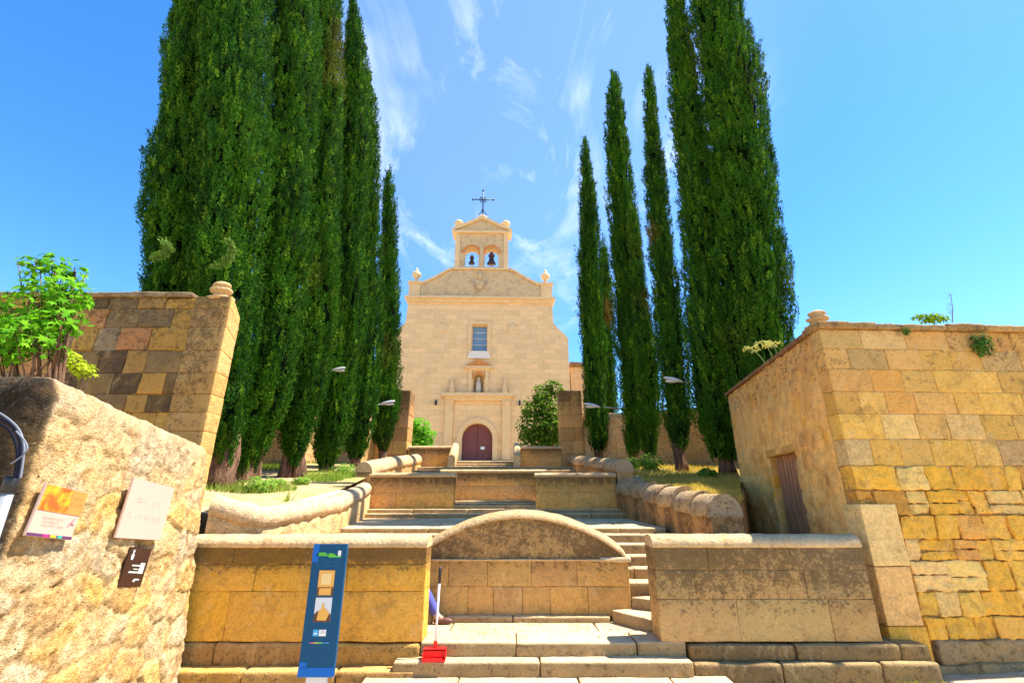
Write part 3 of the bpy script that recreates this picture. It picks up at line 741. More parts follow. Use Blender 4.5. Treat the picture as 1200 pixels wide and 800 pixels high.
# plaques on it
def on_rubble(px, py, off=.06):
    """where the sight line meets the wall's lit face"""
    a = at(px, py, 5.0) - Vector((0, 0, CAMZ)); d = a.normalized(); o_ = Vector((0, 0, CAMZ))
    p = Vector((P0.x, P0.y, 0)); n = Vector((rn.x, rn.y, 0)); t = ((p + n * off) - o_).dot(n) / d.dot(n)
    return o_ + d * t
def frame_on(corners, off=.05):
    A, B, C_, D = [on_rubble(x, y, off) for x, y in corners]      # tl, tr, br, bl
    c = (A + B + C_ + D) / 4; ux = ((B - A) + (C_ - D)); uy = ((A - D) + (B - C_)); w = ux.length / 2; h = uy.length / 2
    ux.normalize(); n = Vector((rn.x, rn.y, 0)); uy = n.cross(ux).normalized(); 
    if uy.z < 0: uy = -uy
    return c, ux, uy, n, w, h
def plaque(name, corners, mat_face, mat_back, label, cat, off=.065, th=.02, face_parts=None):
    c, ux, uy, n, w, h = frame_on(corners, off)
    e = empty(name, c); R = Matrix((ux, -n, uy)).transposed().to_4x4(); e.matrix_world = Matrix.Translation(c) @ R
    bm = bmesh.new(); bbox(bm, (0, th / 2, 0), (w, th, h), bevel=.003); bobj('board', bm, mat_face, e)
    for sx in (-.35, .35):
        for sz in (-.35, .35): bm = bmesh.new(); bbox(bm, (sx * w, th + .025, sz * h), (.02, .05, .02)); bobj('bracket', bm, mat_back, e)
    tag(e, label, cat); return e, w, h
M_PINK = plain('pinkish_enamel', (.54, .36, .28), .5, var=.06, bscale=6)
M_WHT = plain('white_print', (.78, .78, .76), .5)
M_MET = plain('dull_metal', (.35, .33, .30), .5, .6)
M_BRNP = plain('dark_brown_enamel', (.045, .018, .012), .35)
M_RED = plain('faded_red_ink', (.66, .44, .36), .7)
def flat_boxes(name, items, mat, parent, y=-.002, th=.003):
    bm = bmesh.new()
    for (x, z, w, h) in items: bbox(bm, (x, y, z), (w, th, h))
    return bobj(name, bm, mat, parent)
def scribble(x0, z, total, h, seed, gap=.35):
    """worn-out lettering: strokes too faded to be read"""
    rng = random.Random(seed); out = []; x = x0
    while x < x0 + total:
        w = h * (.25 + .35 * rng.random())
        if rng.random() < .14: x += h * .6; continue
        k = rng.random()
        out.append((x + .1 * w, z, h * .13, h * (.8 + .3 * (k > .7))))
        if k > .3: out.append((x + w * .55, z + (h * .33 if k > .6 else -h * .33), w * .7, h * .13))
        if k > .5: out.append((x + w, z - h * .05, h * .12, h * .7))
        x += w + h * .3
    return out
# orange information plaque
op, w, h = plaque('information_plaque', [(50, 566), (99, 576), (88, 633), (35, 626)], M_PINK, M_MET, 'orange and pale pink information plaque, upper left on the near rubble wall', 'plaque')
m, t = newmat('orange_print'); g = G(t); co = g.n('ShaderNodeTexCoord').outputs['Object']
v1 = g.noise(co, 9, 2); v2 = g.noise(co, 5, 2)
c = g.mix(g.ramp(v1, .4, .6), (.72, .10, .015, 1), (.80, .36, .02, 1)); c = g.mix(g.ramp(v2, .5, .62), c, (.72, .16, .06, 1))
g.n('ShaderNodeOutputMaterial', {0: g.n('ShaderNodeBsdfPrincipled', {'Base Color': c, 'Roughness': .45}).outputs[0]}); M_ORP = m
flat_boxes('picture', [(-.17 * w, .24 * h, .62 * w, .49 * h)], M_ORP, op)
flat_boxes('title_panel', [(.32 * w, .24 * h, .34 * w, .49 * h)], plain('light_orange_print', (.70, .22, .05), .5), op)
flat_boxes('title_lettering', [(.30 * w + dx, z * h, .05 * w, .012) for z in (.33,) for dx in (-.08 * w, 0, .08 * w)] + scribble(.19 * w, .2 * h, .24 * w, .035, 3), plain('rust_ink', (.62, .19, .05), .6), op, -.004)
flat_boxes('small_print', scribble(-.30 * w, -.13 * h, .45 * w, .012, 5) + scribble(-.30 * w, -.2 * h, .4 * w, .012, 6) + scribble(-.30 * w, -.27 * h, .5 * w, .012, 9), M_RED, op, -.003)
bm = bmesh.new(); tube(bm, [(.3 * w, -.003, -.24 * h), (.36 * w, -.003, -.14 * h), (.42 * w, -.003, -.06 * h)], [.003, .006, .002], 6); tube(bm, [(.34 * w, -.003, -.17 * h), (.42 * w, -.003, -.2 * h)], .003, 6); bobj('emblem', bm, plain('crimson_ink', (.6, .12, .16), .5), op)
flat_boxes('footer_band', [(0, -.465 * h, w * .985, .055 * h)], plain('plum_ink', (.10, .03, .10), .5), op)
flat_boxes('logo', [(-.11 * w, -.465 * h, .13 * w, .05 * h)], plain('magenta_ink', (.62, .02, .18), .5), op, -.004)
flat_boxes('logo', [(.05 * w, -.465 * h, .13 * w, .05 * h)], plain('mustard_ink', (.55, .38, .03), .5), op, -.004)
flat_boxes('logo', [(.2 * w, -.465 * h, .10 * w, .05 * h)], plain('teal_ink', (.02, .35, .26), .5), op, -.004)
# pale name plaque
pp, w, h = plaque('name_plaque', [(152, 561), (201, 570), (192, 634), (141, 627)], M_PINK, M_MET, 'pale pink name plaque with faded reddish lettering on the near rubble wall', 'plaque')
flat_boxes('lettering', scribble(-.30 * w, .16 * h, .26 * w, .045, 21) + scribble(.06 * w, .14 * h, .2 * w, .045, 22), M_RED, pp)
flat_boxes('lettering', scribble(-.40 * w, -.10 * h, .1 * w, .05, 23) + scribble(-.22 * w, -.11 * h, .3 * w, .05, 24) + scribble(.14 * w, -.13 * h, .22 * w, .05, 25), M_RED, pp)
# small brown plaque
bp_, w, h = plaque('small_plaque', [(149, 641), (174, 644), (169, 686), (143, 686)], M_BRNP, M_MET, 'small dark brown plaque with white symbol, below the pale name plaque', 'plaque', off=.05, th=.012)
bm = bmesh.new(); lathe(bm, [(.014, 0), (.02, .02), (.018, .04), (.008, .05)], (-.3 * w, 0, .18 * h), 10); lathe(bm, [(.006, 0), (.013, .012), (.006, .026)], (-.3 * w, 0, .18 * h + .055), 10)
for v in bm.verts: v.co.y = v.co.y * .1 - .002
bobj('symbol', bm, M_WHT, bp_)
M_GRP = plain('grey_print', (.50, .52, .46), .5)
flat_boxes('lettering', [(.27 * w, .05 * h, .20 * w, .14 * h), (.26 * w, -.09 * h, .22 * w, .14 * h), (-.02 * w, .04 * h, .36 * w, .012), (-.05 * w, -.13 * h, .44 * w, .014), (.0, -.05 * h, .2 * w, .008)], M_GRP, bp_)
flat_boxes('lettering', [(.18 * w, -.31 * h, .24 * w, .012), (.08 * w, -.35 * h, .10 * w, .012)], M_GRP, bp_)

# conduit pipe and cables on the street-side (shaded) face
ex = at(0, 640, 3.08); 
pt_top = at(20, 558, 3.09); X0 = at(1, 600, 3.09).x
e = empty('conduit_pipe', (X0, 3.09, GZ))
bm = bmesh.new(); tube(bm, [(0, 0, 0), (0, 0, .8), (0, 0, pt_top.z - .10 - GZ)], .033, 20); bobj('pipe', bm, plain('grey_white_paint', (.24, .24, .25), .6, var=.08), e, True)
bm = bmesh.new(); lathe(bm, [(.038, 0), (.039, .085), (.033, .10), (.02, .104)], (0, 0, pt_top.z - .10 - GZ), 20); bobj('cap', bm, plain('black_rubber', (.02, .02, .025), .45), e, True)
tag(e, 'grey-white vertical conduit pipe with black cap at the left edge', 'pipe')
ct = pt_top.z
M_CAB = plain('black_cable_sheath', (.006, .007, .016), .8, spec=.1); M_CABG = plain('grey_cable_sheath', (.16, .17, .2), .6)
def bez(pts, n=18):
    P = [Vector(p) for p in pts]; out = []
    P = [P[0] * 2 - P[1]] + P + [P[-1] * 2 - P[-2]]
    for i in range(1, len(P) - 2):
        for k in range(n):
            t = k / n; a, b, c, d = P[i - 1:i + 3]
            out.append(.5 * ((2 * b) + (c - a) * t + (2 * a - 5 * b + 4 * c - d) * t * t + (3 * b - a - 3 * c + d) * t ** 3))
    out.append(P[-2]); return out
def cab(px, r, mat, lb, Y=3.04):
    pts = [at(x, y, Y) for x, y in px]; L = pts[0]
    bm = bmesh.new(); tube(bm, [p - L for p in bez(pts)], r, 8); o = bobj('cable', bm, mat, None, True); o.location = L; return tag(o, lb, 'cable', 'cables running out of the conduit pipe')
cab([(21, 560), (24, 535), (23, 515), (14, 498), (-6, 488), (-30, 486)], .010, M_CAB, 'thick black cable curving left out of the conduit pipe')
cab([(17, 560), (20, 540), (19, 522), (10, 503), (-8, 495), (-30, 494)], .008, M_CAB, 'inner black cable curving beside the thick one above the conduit pipe', 3.06)
cab([(24, 560), (27, 540), (28, 520), (20, 500), (0, 484), (-20, 478)], .006, M_CABG, 'thin grey-blue cable running outside the black ones above the conduit pipe', 3.02)
cab([(19, 505), (28, 515), (32, 524), (28, 532), (19, 539), (13, 543)], .005, M_CABG, 'loose grey cable end bent into a sharp hook above the conduit pipe', 3.0)

# ------------------------------------------------------------------ stone building on the right
hb = empty('stone_building', (4.34, 6.2, GZ)); L = hb.location
YF = 6.2; HX = 4.34; ZT = 4.08
def front_map(V): V = V.copy(); V[:, 1] += (V[:, 0] - HX) * .05; return V
pys = (751, 723, 693, 657, 632, 603, 574, 545, 514, 484, 458, 432, 408, 386)
zs = [at(1050, y, YF)[2] for y in pys]
palU = [((.64, .42, .16), 3), ((.68, .43, .13), 3), ((.64, .38, .15), 1.2), ((.56, .40, .21), .8), ((.72, .53, .26), 1.3), ((.66, .36, .12), .6)]
palB = [((.72, .43, .07), 5), ((.74, .47, .11), 3), ((.76, .56, .25), 1.6), ((.68, .37, .11), 1.3), ((.50, .28, .07), .9)]
mb = MB(); rng = random.Random(77)
QZ = [(zs[0] - .22, at(1050, 733, YF)[2], .46, (.72, .42, .08)), (at(1050, 733, YF)[2], at(1050, 663, YF)[2], .44, (.76, .50, .24)), (at(1050, 663, YF)[2], at(1050, 590, YF)[2], .46, (.76, .58, .31))]
qtop = QZ[-1][1]
for k in range(len(zs) - 1):
    lower = k < 7; a = HX; first = True
    while a < 12.2:
        w = (.17 + .33 * rng.random() ** 1.3) if lower else (.30 + .42 * rng.random())
        if first and zs[k] >= qtop - .05: w = .34 if k % 2 else .58
        b = a + w; j = .010 if lower else .008
        if first and zs[k + 1] <= qtop + .12: 
            b = HX + .46; first = False; a = b; continue
        c = pick(rng, palB if lower else palU); s = rng.randrange(9999)
        # in the rubble part some stones are split in two
        am = .024 if lower else .010; r = .013 if lower else .008; pr = (.035 if lower else .010) * rng.random()
        parts = [(a, b, zs[k], zs[k + 1])]
        if lower and k in (2, 3, 5) and rng.random() < .45: zm = zs[k] + (zs[k + 1] - zs[k]) * (.4 + .2 * rng.random()); parts = [(a, b, zs[k], zm), (a, b, zm, zs[k + 1])]
        for (pa, pb, za, zb) in parts:
            al = .05 + (.20 * rng.random() + .05 * max(0, k - 10) if not lower else .05 * rng.random())
            sk = (rng.random() - .5) * (.32 if lower else .02); m0 = MB()
            rbox(m0, pa + j / 2, pb - j / 2, YF - pr, YF + .22, za + j / 2, zb - j / 2, [*c, al], r=r, cell=.035, disp=lambda P, n, s=s, am=am: am * (fbm(P * 5, 3, s) + .7 * fbm(P * 15, 2, s) + .35 * fbm(P * 34, 1, s)) , skip=((1, 1),))
            for v_, f_, c_ in zip(m0.V, m0.F, m0.C):
                v_ = v_.copy(); v_[:, 0] += sk * (v_[:, 2] - (za + zb) / 2)
                base_i = 0
            n0 = 0
            for v_, f_, c_ in zip(m0.V, m0.F, m0.C):
                v2_ = v_.copy(); v2_[:, 0] += sk * (v_[:, 2] - (za + zb) / 2); mb.add(v2_, np.array(f_) - n0, c_); n0 += len(v_)
        a = b; first = False
for (za, zb, w, c) in QZ:
    rbox(mb, HX - .012, HX + w - .01, YF - .04, YF + .3, za + .004, zb - .004, [*c, .02], r=.012, cell=.06, amp=.007, seed=int(za * 100))
rbox(mb, HX + .02, 12.2, YF + .028, YF + .24, zs[0] - .3, zs[-1] + .01, (.42, .27, .11, .15), r=.01, cell=.08, amp=.02, freq=7)
rbox(mb, HX + .02, 12.2, YF + .007, YF + .2, zs[6] + .1, zs[-1] + .01, (.56, .41, .22, .05), r=.01, cell=.05, amp=.012, freq=7)
mb.build('front_wall', M_ST, hb, loc=L, fmap=front_map)
# top course slabs
mb = MB(); a = HX - .03; zc_ = zs[-1]
while a < 12.2:
    b = a + .5 + .7 * rng.random(); rbox(mb, a, b - .01, YF - .07, YF + .35, zc_ + .004, zc_ + .085 + .02 * rng.random(), [*pick(rng, [(GRY, 1), (BRN, 1), (TAN, 1)]), .35], r=.02, cell=.06, amp=.02); a = b
mb.build('cornice', M_ST, hb, loc=L, fmap=front_map)
ZR = zc_ + .09
# side wall facing the stairs: rendered rubble with a door opening
sd = Vector((4.94 - HX, 10.5 - YF)); SL = sd.length; sdn = sd.normalized(); sn = Vector((-sdn.y, sdn.x))   # points to -x
def side_disp(P, n):
    w = .3 * np.stack([fbm(P * 2.5, 2, 3), fbm(P * 2.5, 2, 4)], 1); d, i, f = voro(np.stack([P[:, 1], P[:, 2]], 1) * np.array([3.2, 3.6]) + w, 9)
    st = np.clip(d * 3, 0, 1)
    return .030 * st * i + .028 * fbm(P * 7, 3, 5) + .016 * fbm(P * 25, 2, 6)
def side_col(P, n, col):
    w = .3 * np.stack([fbm(P * 2.5, 2, 3), fbm(P * 2.5, 2, 4)], 1); d, i, f = voro(np.stack([P[:, 1], P[:, 2]], 1) * np.array([3.2, 3.6]) + w, 9)
    st = np.clip(d * 4, 0, 1).reshape(-1, 1); pal = np.array([(.74, .46, .16), (.78, .43, .07), (.70, .40, .15), (.70, .50, .26), (.60, .33, .15)])
    sc = pal[(i * 4.999).astype(int)]; q = np.array((.84, .56, .25)); mm = np.clip(.45 + fbm(P * 3, 2, 9) * 1.6, 0, 1).reshape(-1, 1)
    c = q * (1 - st * mm) + sc * st * mm; c = c * (1 + .2 * fbm(P * 9, 3, 2)).reshape(-1, 1)
    al = np.clip((P[:, 2:3] - 2.7) / 1.2, 0, 1) * .34
    gr = np.clip((P[:, 2:3] - 2.6) / 1.0, 0, 1) * .4; c = c * (1 - gr) + np.array((.46, .33, .21)) * gr
    return np.hstack([c, al])
def side_map(V):
    o_ = V.copy(); o_[:, 0] = HX + sdn.x * V[:, 1] + V[:, 0]; o_[:, 1] = YF + sdn.y * V[:, 1]; return o_
D0, D1, DZ = 1.50, 2.62, 2.57       # door opening along the wall, its top
mb = MB()
for (a, b, z0, z1) in ((.28, D0, -.1, ZR - .09), (D1, SL, -.1, ZR - .09), (D0 - .0, D1 + .0, DZ, ZR - .09)):
    rbox(mb, 0, .45, a, b, z0, z1, (1, 1, 1), r=.012, cell=.045, disp=side_disp, colf=side_col)
mb.build('side_wall', M_SIDE, hb, loc=L, fmap=side_map)
# back and roof so the house is a solid body
mb = MB()
rbox(mb, 4.95, 12.2, 10.35, 10.55, 0, ZR - .1, (.5, .36, .2, .1), r=.01, cell=.5, amp=.01); rbox(mb, 12.0, 12.2, 6.7, 10.4, 0, ZR - .1, (.5, .36, .2, .1), r=.01, cell=.5, amp=.01)
mb.build('rear_wall', M_ST, hb, loc=L)
M_TILE = stone_mat('old_roof_tile', base=(.17, .10, .07), bump=.6, patch=(.25, .19, .12), patch_amt=.4)
bm = bmesh.new()
def sp(s, off=0, z=0): p = Vector((HX, YF)) + sdn * s; return (p.x + off, p.y, z)
# slab with thin overhang on the stair side
vs = []
for z in (ZR - .085, ZR - .03):
    vs.append([bm.verts.new(v) for v in (sp(.2, -.07, z), (12.2, 6.7, z), (12.2, 10.55, z), sp(SL + .05, -.07, z))])
bm.faces.new(vs[1]); bm.faces.new(vs[0][::-1])
for k in range(4): bm.faces.new((vs[0][k], vs[0][(k + 1) % 4], vs[1][(k + 1) % 4], vs[1][k]))
bobj('roof', bm, M_TILE, hb).location = -L
# door in the side wall
dr = bpy.data.objects.new('door', None)
M_WOOD = None
m, t = newmat('weathered_red_wood'); g = G(t); co = g.n('ShaderNodeTexCoord').outputs['Object']; mpv = g.n('ShaderNodeMapping', {0: co, 'Scale': (20, 20, 1.2)}).outputs[0]; nn = g.noise(mpv, 2, 5, .6, .3)
c = g.mix(g.ramp(nn, .3, .7), (.30, .11, .045, 1), (.62, .29, .12, 1)); g.n('ShaderNodeOutputMaterial', {0: g.n('ShaderNodeBsdfPrincipled', {'Base Color': c, 'Roughness': .75, 'Normal': g.n('ShaderNodeBump', {'Height': nn, 'Strength': .4, 'Distance': .01}).outputs[0]}).outputs[0]}); M_WOOD = m
Rs = Matrix(((sn.x, sdn.x, 0), (sn.y, sdn.y, 0), (0, 0, 1)))
bm = bmesh.new(); bbox(bm, (0, 0, 0), (.05, D1 - D0 - .02, DZ - .56), rot=Rs); pc = Vector(sp((D0 + D1) / 2, .17, (.56 + DZ) / 2)); bmesh.ops.translate(bm, vec=pc, verts=bm.verts)
door = bobj('door', bm, M_WOOD, hb); door.location = -L
npl = 7
for k in range(npl):
    s = D0 + .07 + (D1 - D0 - .14) * (k + .5) / npl; bm = bmesh.new(); bbox(bm, (0, 0, 0), (.045, (D1 - D0) / npl * .62, DZ - .62), rot=Rs, bevel=.006)
    bmesh.ops.translate(bm, vec=Vector(sp(s, .115, (.58 + DZ) / 2)), verts=bm.verts); bobj('board', bm, M_WOOD, door)
mb = MB(); rbox(mb, -.02, .4, D0 - .2, D1 + .2, DZ - .03, DZ + .10, (.62, .38, .14, .05), r=.02, cell=.06, amp=.01); mb.build('lintel', M_ST, hb, loc=L, fmap=side_map)
mb = MB(); rbox(mb, 4.3, 12.2, YF - .10, YF + .3, -.2, zs[0] - .21, (.30, .24, .17, .3), r=.05, cell=.06, amp=.05, freq=3)
rbox(mb, 4.86, 12.2, YF - .05, YF + .3, zs[0] - .23, zs[0] + .01, (.34, .27, .19, .3), r=.04, cell=.06, amp=.035, freq=3, seed=4)
mb.build('plinth', M_ST, hb, loc=L, fmap=front_map)
tag(hb, 'low golden stone building at the right with rough rubble front and a wooden side door', 'building')
finial(4.50, 6.42, ZR - .01, 1.0, 'stacked worn stone finial on the corner of the right stone building', rz=.9)

# ------------------------------------------------------------------ church
CX, CY, CZ = -2.65, 36.0, 4.8
ch = empty('church', (CX, CY, CZ), rad(1.6))
def arcpts(cx, cz, r, n=16, a0=0, a1=180): return [(cx + r * math.cos(rad(a0 + (a1 - a0) * i / n)), cz + r * math.sin(rad(a0 + (a1 - a0) * i / n))) for i in range(n + 1)]
def rect(x0, x1, z0, z1): return [(x0, z0), (x1, z0), (x1, z1), (x0, z1)]
doorh = [(1.16, 0)] + arcpts(0, 1.62, 1.16, 18) + [(-1.16, 0)]
nicheh = [(.40, 5.2)] + arcpts(0, 6.3, .40, 10) + [(-.40, 5.2)]
out = [(-7.25, -2), (7.25, -2), (7.25, 9.8), (6.95, 10.15), (6.5, 10.6), (6.1, 11.06), (6.02, 13.0), (-6.02, 13.0), (-6.1, 11.06), (-6.5, 10.6), (-6.95, 10.15), (-7.25, 9.8)]
doorhole = [(-1.16, .0), (1.16, .0)] + arcpts(0, 1.62, 1.16, 18)
nichehole = [(-.40, 5.2), (.40, 5.2)] + arcpts(0, 6.3, .40, 10)
winhole = rect(-.65, .65, 8.6, 10.9)
wall = shape('wall', out, [doorhole, nichehole, winhole], .8, M_CH, ch)
shape('nave', [(-7.2, -2), (7.2, -2), (7.2, 9.7), (6.0, 11), (0, 12.6), (-6.0, 11), (-7.2, 9.7)], [], 22, M_CH, ch, y=.85)
# cornice under the gable, in two steps
shape('cornice', rect(-6.14, 6.14, 12.82, 13.1), [], 1.1, M_CHT, ch, y=-.16)
o = shape('cornice', rect(-6.28, 6.28, 13.1, 13.32), [], 1.3, M_CHT, ch, y=-.34)
gout = [(-5.9, 13.32), (5.9, 13.32), (5.9, 14.2), (5.55, 14.25)]
gout += [(5.3, 14.35), (4.7, 14.6), (4.0, 14.98), (3.3, 15.42), (2.9, 15.70), (2.4, 15.9), (-2.4, 15.9), (-2.9, 15.70), (-3.3, 15.42), (-4.0, 14.98), (-4.7, 14.6), (-5.3, 14.35), (-5.55, 14.25), (-5.9, 14.2)]
shape('gable', gout, [], .7, M_CHG, ch, y=.02)
# gable rim
for s in (-1, 1):
    top = [(5.3, 14.35), (4.7, 14.6), (4.0, 14.98), (3.3, 15.42), (2.9, 15.70), (2.4, 15.9)]
    pl = [(s * x, z + .02) for x, z in top] + [(s * x, z + .22) for x, z in top[::-1]]
    shape('rim', pl, [], .95, M_CHT, ch, y=-.12)
    shape('pedestal', rect(min(s * 5.1, s * 6.05), max(s * 5.1, s * 6.05), 13.33, 14.55), [], .85, M_CHT, ch, y=-.06)
    shape('pedestal_cap', rect(min(s * 5.0, s * 6.15), max(s * 5.0, s * 6.15), 14.55, 14.75), [], 1.05, M_CHT, ch, y=-.16)
    bm = bmesh.new(); lathe(bm, [(.26, 0), (.27, .15), (.13, .25), (.13, .38), (.38, .66), (.40, .84), (.30, 1.0), (.13, 1.12), (.15, 1.22), (.04, 1.45)], (s * 5.55, .35, 14.75), 14); bobj('urn', bm, M_CHT, ch, True)
    bm = bmesh.new(); lathe(bm, [(.24, 0), (.26, .12), (.13, .22), (.13, .32), (.38, .6), (.40, .8), (.28, .98), (.08, 1.08)], (s * 2.1, .35, 20.0), 14); bobj('urn', bm, M_CHT, ch, True)
shape('rim', rect(-2.5, 2.5, 15.92, 16.1), [], .95, M_CHT, ch, y=-.12)
# relief of a coat of arms in the gable and two medallions
bm = bmesh.new(); 
bmesh.ops.create_uvsphere(bm, u_segments=14, v_segments=8, radius=1); bmesh.ops.scale(bm, vec=(.42, .12, .55), verts=bm.verts); bmesh.ops.translate(bm, vec=(-.1, .0, 14.6), verts=bm.verts)
n0 = len(bm.verts); tube(bm, [(-.1, -.02, 15.1), (-.1, -.06, 15.7)], [.2, .12], 8); tube(bm, [(-.75, -.02, 14.9), (-.55, -.04, 14.3), (-.1, -.04, 13.9), (.35, -.04, 14.3), (.55, -.02, 14.9)], .07, 6)
bobj('coat_of_arms', bm, M_CHG, ch, True)
for sx in (-3.05, 2.75):
    bm = bmesh.new(); bmesh.ops.create_uvsphere(bm, u_segments=16, v_segments=8, radius=1); bmesh.ops.scale(bm, vec=(.5, .06, .5), verts=bm.verts); bmesh.ops.translate(bm, vec=(sx, 0, 10.6), verts=bm.verts); bobj('medallion', bm, M_CHT, ch, True)
# belfry
def arch_open(cx, r, z0, zs_, n=12): return [(cx - r, z0), (cx + r, z0)] + arcpts(cx, zs_, r, n)
shape('belfry', [(-2.3, 16.1), (2.3, 16.1), (2.3, 19.5), (-2.3, 19.5)], [arch_open(-.86, .60, 16.25, 17.55), arch_open(.86, .60, 16.25, 17.55)], .85, M_CHG, ch, y=.02)
M_BRK = stone_mat('orange_brick', base=(.52, .22, .09), bump=.3)
for cx in (-.86, .86):
    pl = arcpts(cx, 17.55, .84, 14) + arcpts(cx, 17.55, .61, 14, 180, 0); shape('brick_arch', pl, [], .93, M_BRK, ch, y=-.02)
for sx in (-2.12, 2.12): shape('pilaster', rect(sx - .2, sx + .2, 16.1, 19.5), [], .98, M_CHT, ch, y=-.05)
shape('pilaster', rect(-.14, .14, 16.1, 18.9), [], .95, M_CHG, ch, y=-.03)
shape('cornice', rect(-2.6, 2.6, 19.5, 19.72), [], 1.3, M_CHT, ch, y=-.2)
shape('pediment', [(-2.5, 19.72), (2.5, 19.72), (.0, 21.0)], [], .8, M_CHG, ch, y=.03)
shape('rim', [(-2.66, 19.74), (-2.5, 19.74), (0, 20.98), (2.5, 19.74), (2.66, 19.74), (2.66, 19.95), (0, 21.28), (-2.66, 19.95)], [], 1.2, M_CHT, ch, y=-.15)
bm = bmesh.new(); lathe(bm, [(.42, 0), (.42, .45), (.3, .55), (.12, .62)], (0, .4, 21.0), 12); bobj('cross_base', bm, M_CHT, ch)
M_IRON = plain('dark_wrought_iron', (.03, .045, .06), .5, .6)
bm = bmesh.new(); tube(bm, [(0, .4, 21.5), (0, .4, 24.35)], .055, 8); tube(bm, [(-.95, .4, 23.35), (.95, .4, 23.35)], .05, 8)
for (x, z) in ((0, 24.35), (-.95, 23.35), (.95, 23.35)): bmesh.ops.create_uvsphere(bm, u_segments=8, v_segments=6, radius=.10, matrix=Matrix.Translation((x, .4, z)))
for a in range(4):
    an = rad(45 + 90 * a); tube(bm, [(0, .4, 23.35), (.42 * math.cos(an), .4, 23.35 + .42 * math.sin(an))], .03, 6)
r_ = [(.3 * math.cos(rad(a)), .4, 23.35 + .3 * math.sin(rad(a))) for a in range(0, 361, 20)]; tube(bm, r_, .028, 6, cap=False)
tube(bm, [(-.35, .4, 21.7), (-.1, .4, 22.1), (0, .4, 22.4)], .035, 6); tube(bm, [(.35, .4, 21.7), (.1, .4, 22.1), (0, .4, 22.4)], .035, 6)
bobj('cross', bm, M_IRON, ch, True)
M_BELL = plain('dark_bronze', (.07, .05, .045), .4, .7)
for cx, sc in ((-.86, .72), (.86, 1.0)):
    bm = bmesh.new(); lathe(bm, [(.40 * sc, 0), (.36 * sc, .08 * sc), (.25 * sc, .3 * sc), (.2 * sc, .55 * sc), (.12 * sc, .64 * sc)], (cx, .45, 16.75), 14)
    b = bobj('bell', bm, M_BELL, ch, True)
    bm = bmesh.new(); bbox(bm, (cx, .45, 16.75 + .80 * sc), (.55 * sc, .22, .26 * sc), bevel=.04); bbox(bm, (cx, .45, 16.75 + 1.05 * sc), (.3 * sc, .18, .2 * sc), bevel=.03)
    bobj('yoke', bm, plain('dark_red_wood', (.09, .03, .025), .7), b)
# portal
M_DOOR = plain('maroon_studded_door', (.19, .05, .04), .55, bump=.2, bscale=4, var=.12)
dz = [(-1.16, 0), (1.16, 0)] + arcpts(0, 1.62, 1.155, 18)
d = shape('door', dz, [], .12, M_DOOR, ch, y=.38)
bm = bmesh.new()
for k in range(-5, 6):
    for q in range(12):
        x = k * .2; z = .15 + q * .22
        if z > 1.62 and (x * x + (z - 1.62) ** 2) > 1.05 ** 2: continue
        bbox(bm, (x, .37, z), (.05, .03, .05))
sd_ = bobj('studs', bm, plain('dark_studs', (.06, .02, .02), .5), d); sd_['kind'] = 'stuff'
bm = bmesh.new(); bbox(bm, (0, .372, 1.35), (.03, .02, 2.6)); bobj('leaf_gap', bm, plain('gap_black', (.01, .005, .005), .8), d)
bm = bmesh.new(); bbox(bm, (.42, .365, .95), (.30, .02, .22)); bobj('notice', bm, M_WHT, d)
shape('door_surround', [(-1.55, 0), (-1.17, 0)] + arcpts(0, 1.62, 1.17, 18)[::-1] + [(1.17, 0), (1.55, 0)] + arcpts(0, 1.62, 1.55, 18), [], .1, M_CHT, ch, y=-.10)
for sx in (-2.2, 2.2):
    shape('pilaster', rect(sx - .3, sx + .3, 0, 4.35), [], .22, M_CHT, ch, y=-.22); shape('pilaster_capital', rect(sx - .36, sx + .36, 4.35, 4.5), [], .3, M_CHT, ch, y=-.3)
shape('entablature', rect(-2.55, 2.55, 4.5, 4.8), [], .24, M_CHT, ch, y=-.24)
shape('entablature_cornice', rect(-2.8, 2.8, 4.8, 5.08), [], .45, M_CHT, ch, y=-.45)
# niche with its figure
bm = bmesh.new()
shape('niche_back', rect(-.42, .42, 5.15, 6.75), [], .1, M_CHG, ch, y=.55)
bm = bmesh.new(); lathe(bm, [(.20, 0), (.24, .25), (.20, .7), (.17, .88), (.07, .97), (.11, 1.06), (.11, 1.16), (.05, 1.25)], (0, .25, 5.22), 12); bobj('niche_figure', bm, plain('pale_figure_stone', (.62, .52, .40), .9), ch, True)
for sx in (-.66, .66): shape('niche_pilaster', rect(sx - .13, sx + .13, 5.08, 6.95), [], .14, M_CHT, ch, y=-.14)
shape('niche_arch', arcpts(0, 6.3, .54, 12) + arcpts(0, 6.3, .41, 12, 180, 0), [], .1, M_BRK, ch, y=-.10)
shape('niche_cornice', rect(-1.1, 1.1, 7.1, 7.28), [], .3, M_CHT, ch, y=-.30)
shape('niche_frieze', rect(-.85, .85, 6.95, 7.1), [], .18, M_CHT, ch, y=-.18)
shape('niche_pediment', [(-1.1, 7.28), (1.1, 7.28), (0, 7.85)], [], .26, M_BRK, ch, y=-.26)
for sx in (-2.05, 2.05):
    bm = bmesh.new(); lathe(bm, [(.22, 0), (.22, .25), (.16, .3), (.2, .45), (.03, 1.35)], (sx, -.2, 5.08), 8); bobj('obelisk', bm, M_CHT, ch)
    bm = bmesh.new(); bbox(bm, (sx * 1.58, -.25, 4.3), (.16, .3, .34), bevel=.03); tube(bm, [(sx * 1.58, 0, 4.55), (sx * 1.58, -.3, 4.55)], .03, 6); bobj('wall_lantern', bm, M_IRON, ch)
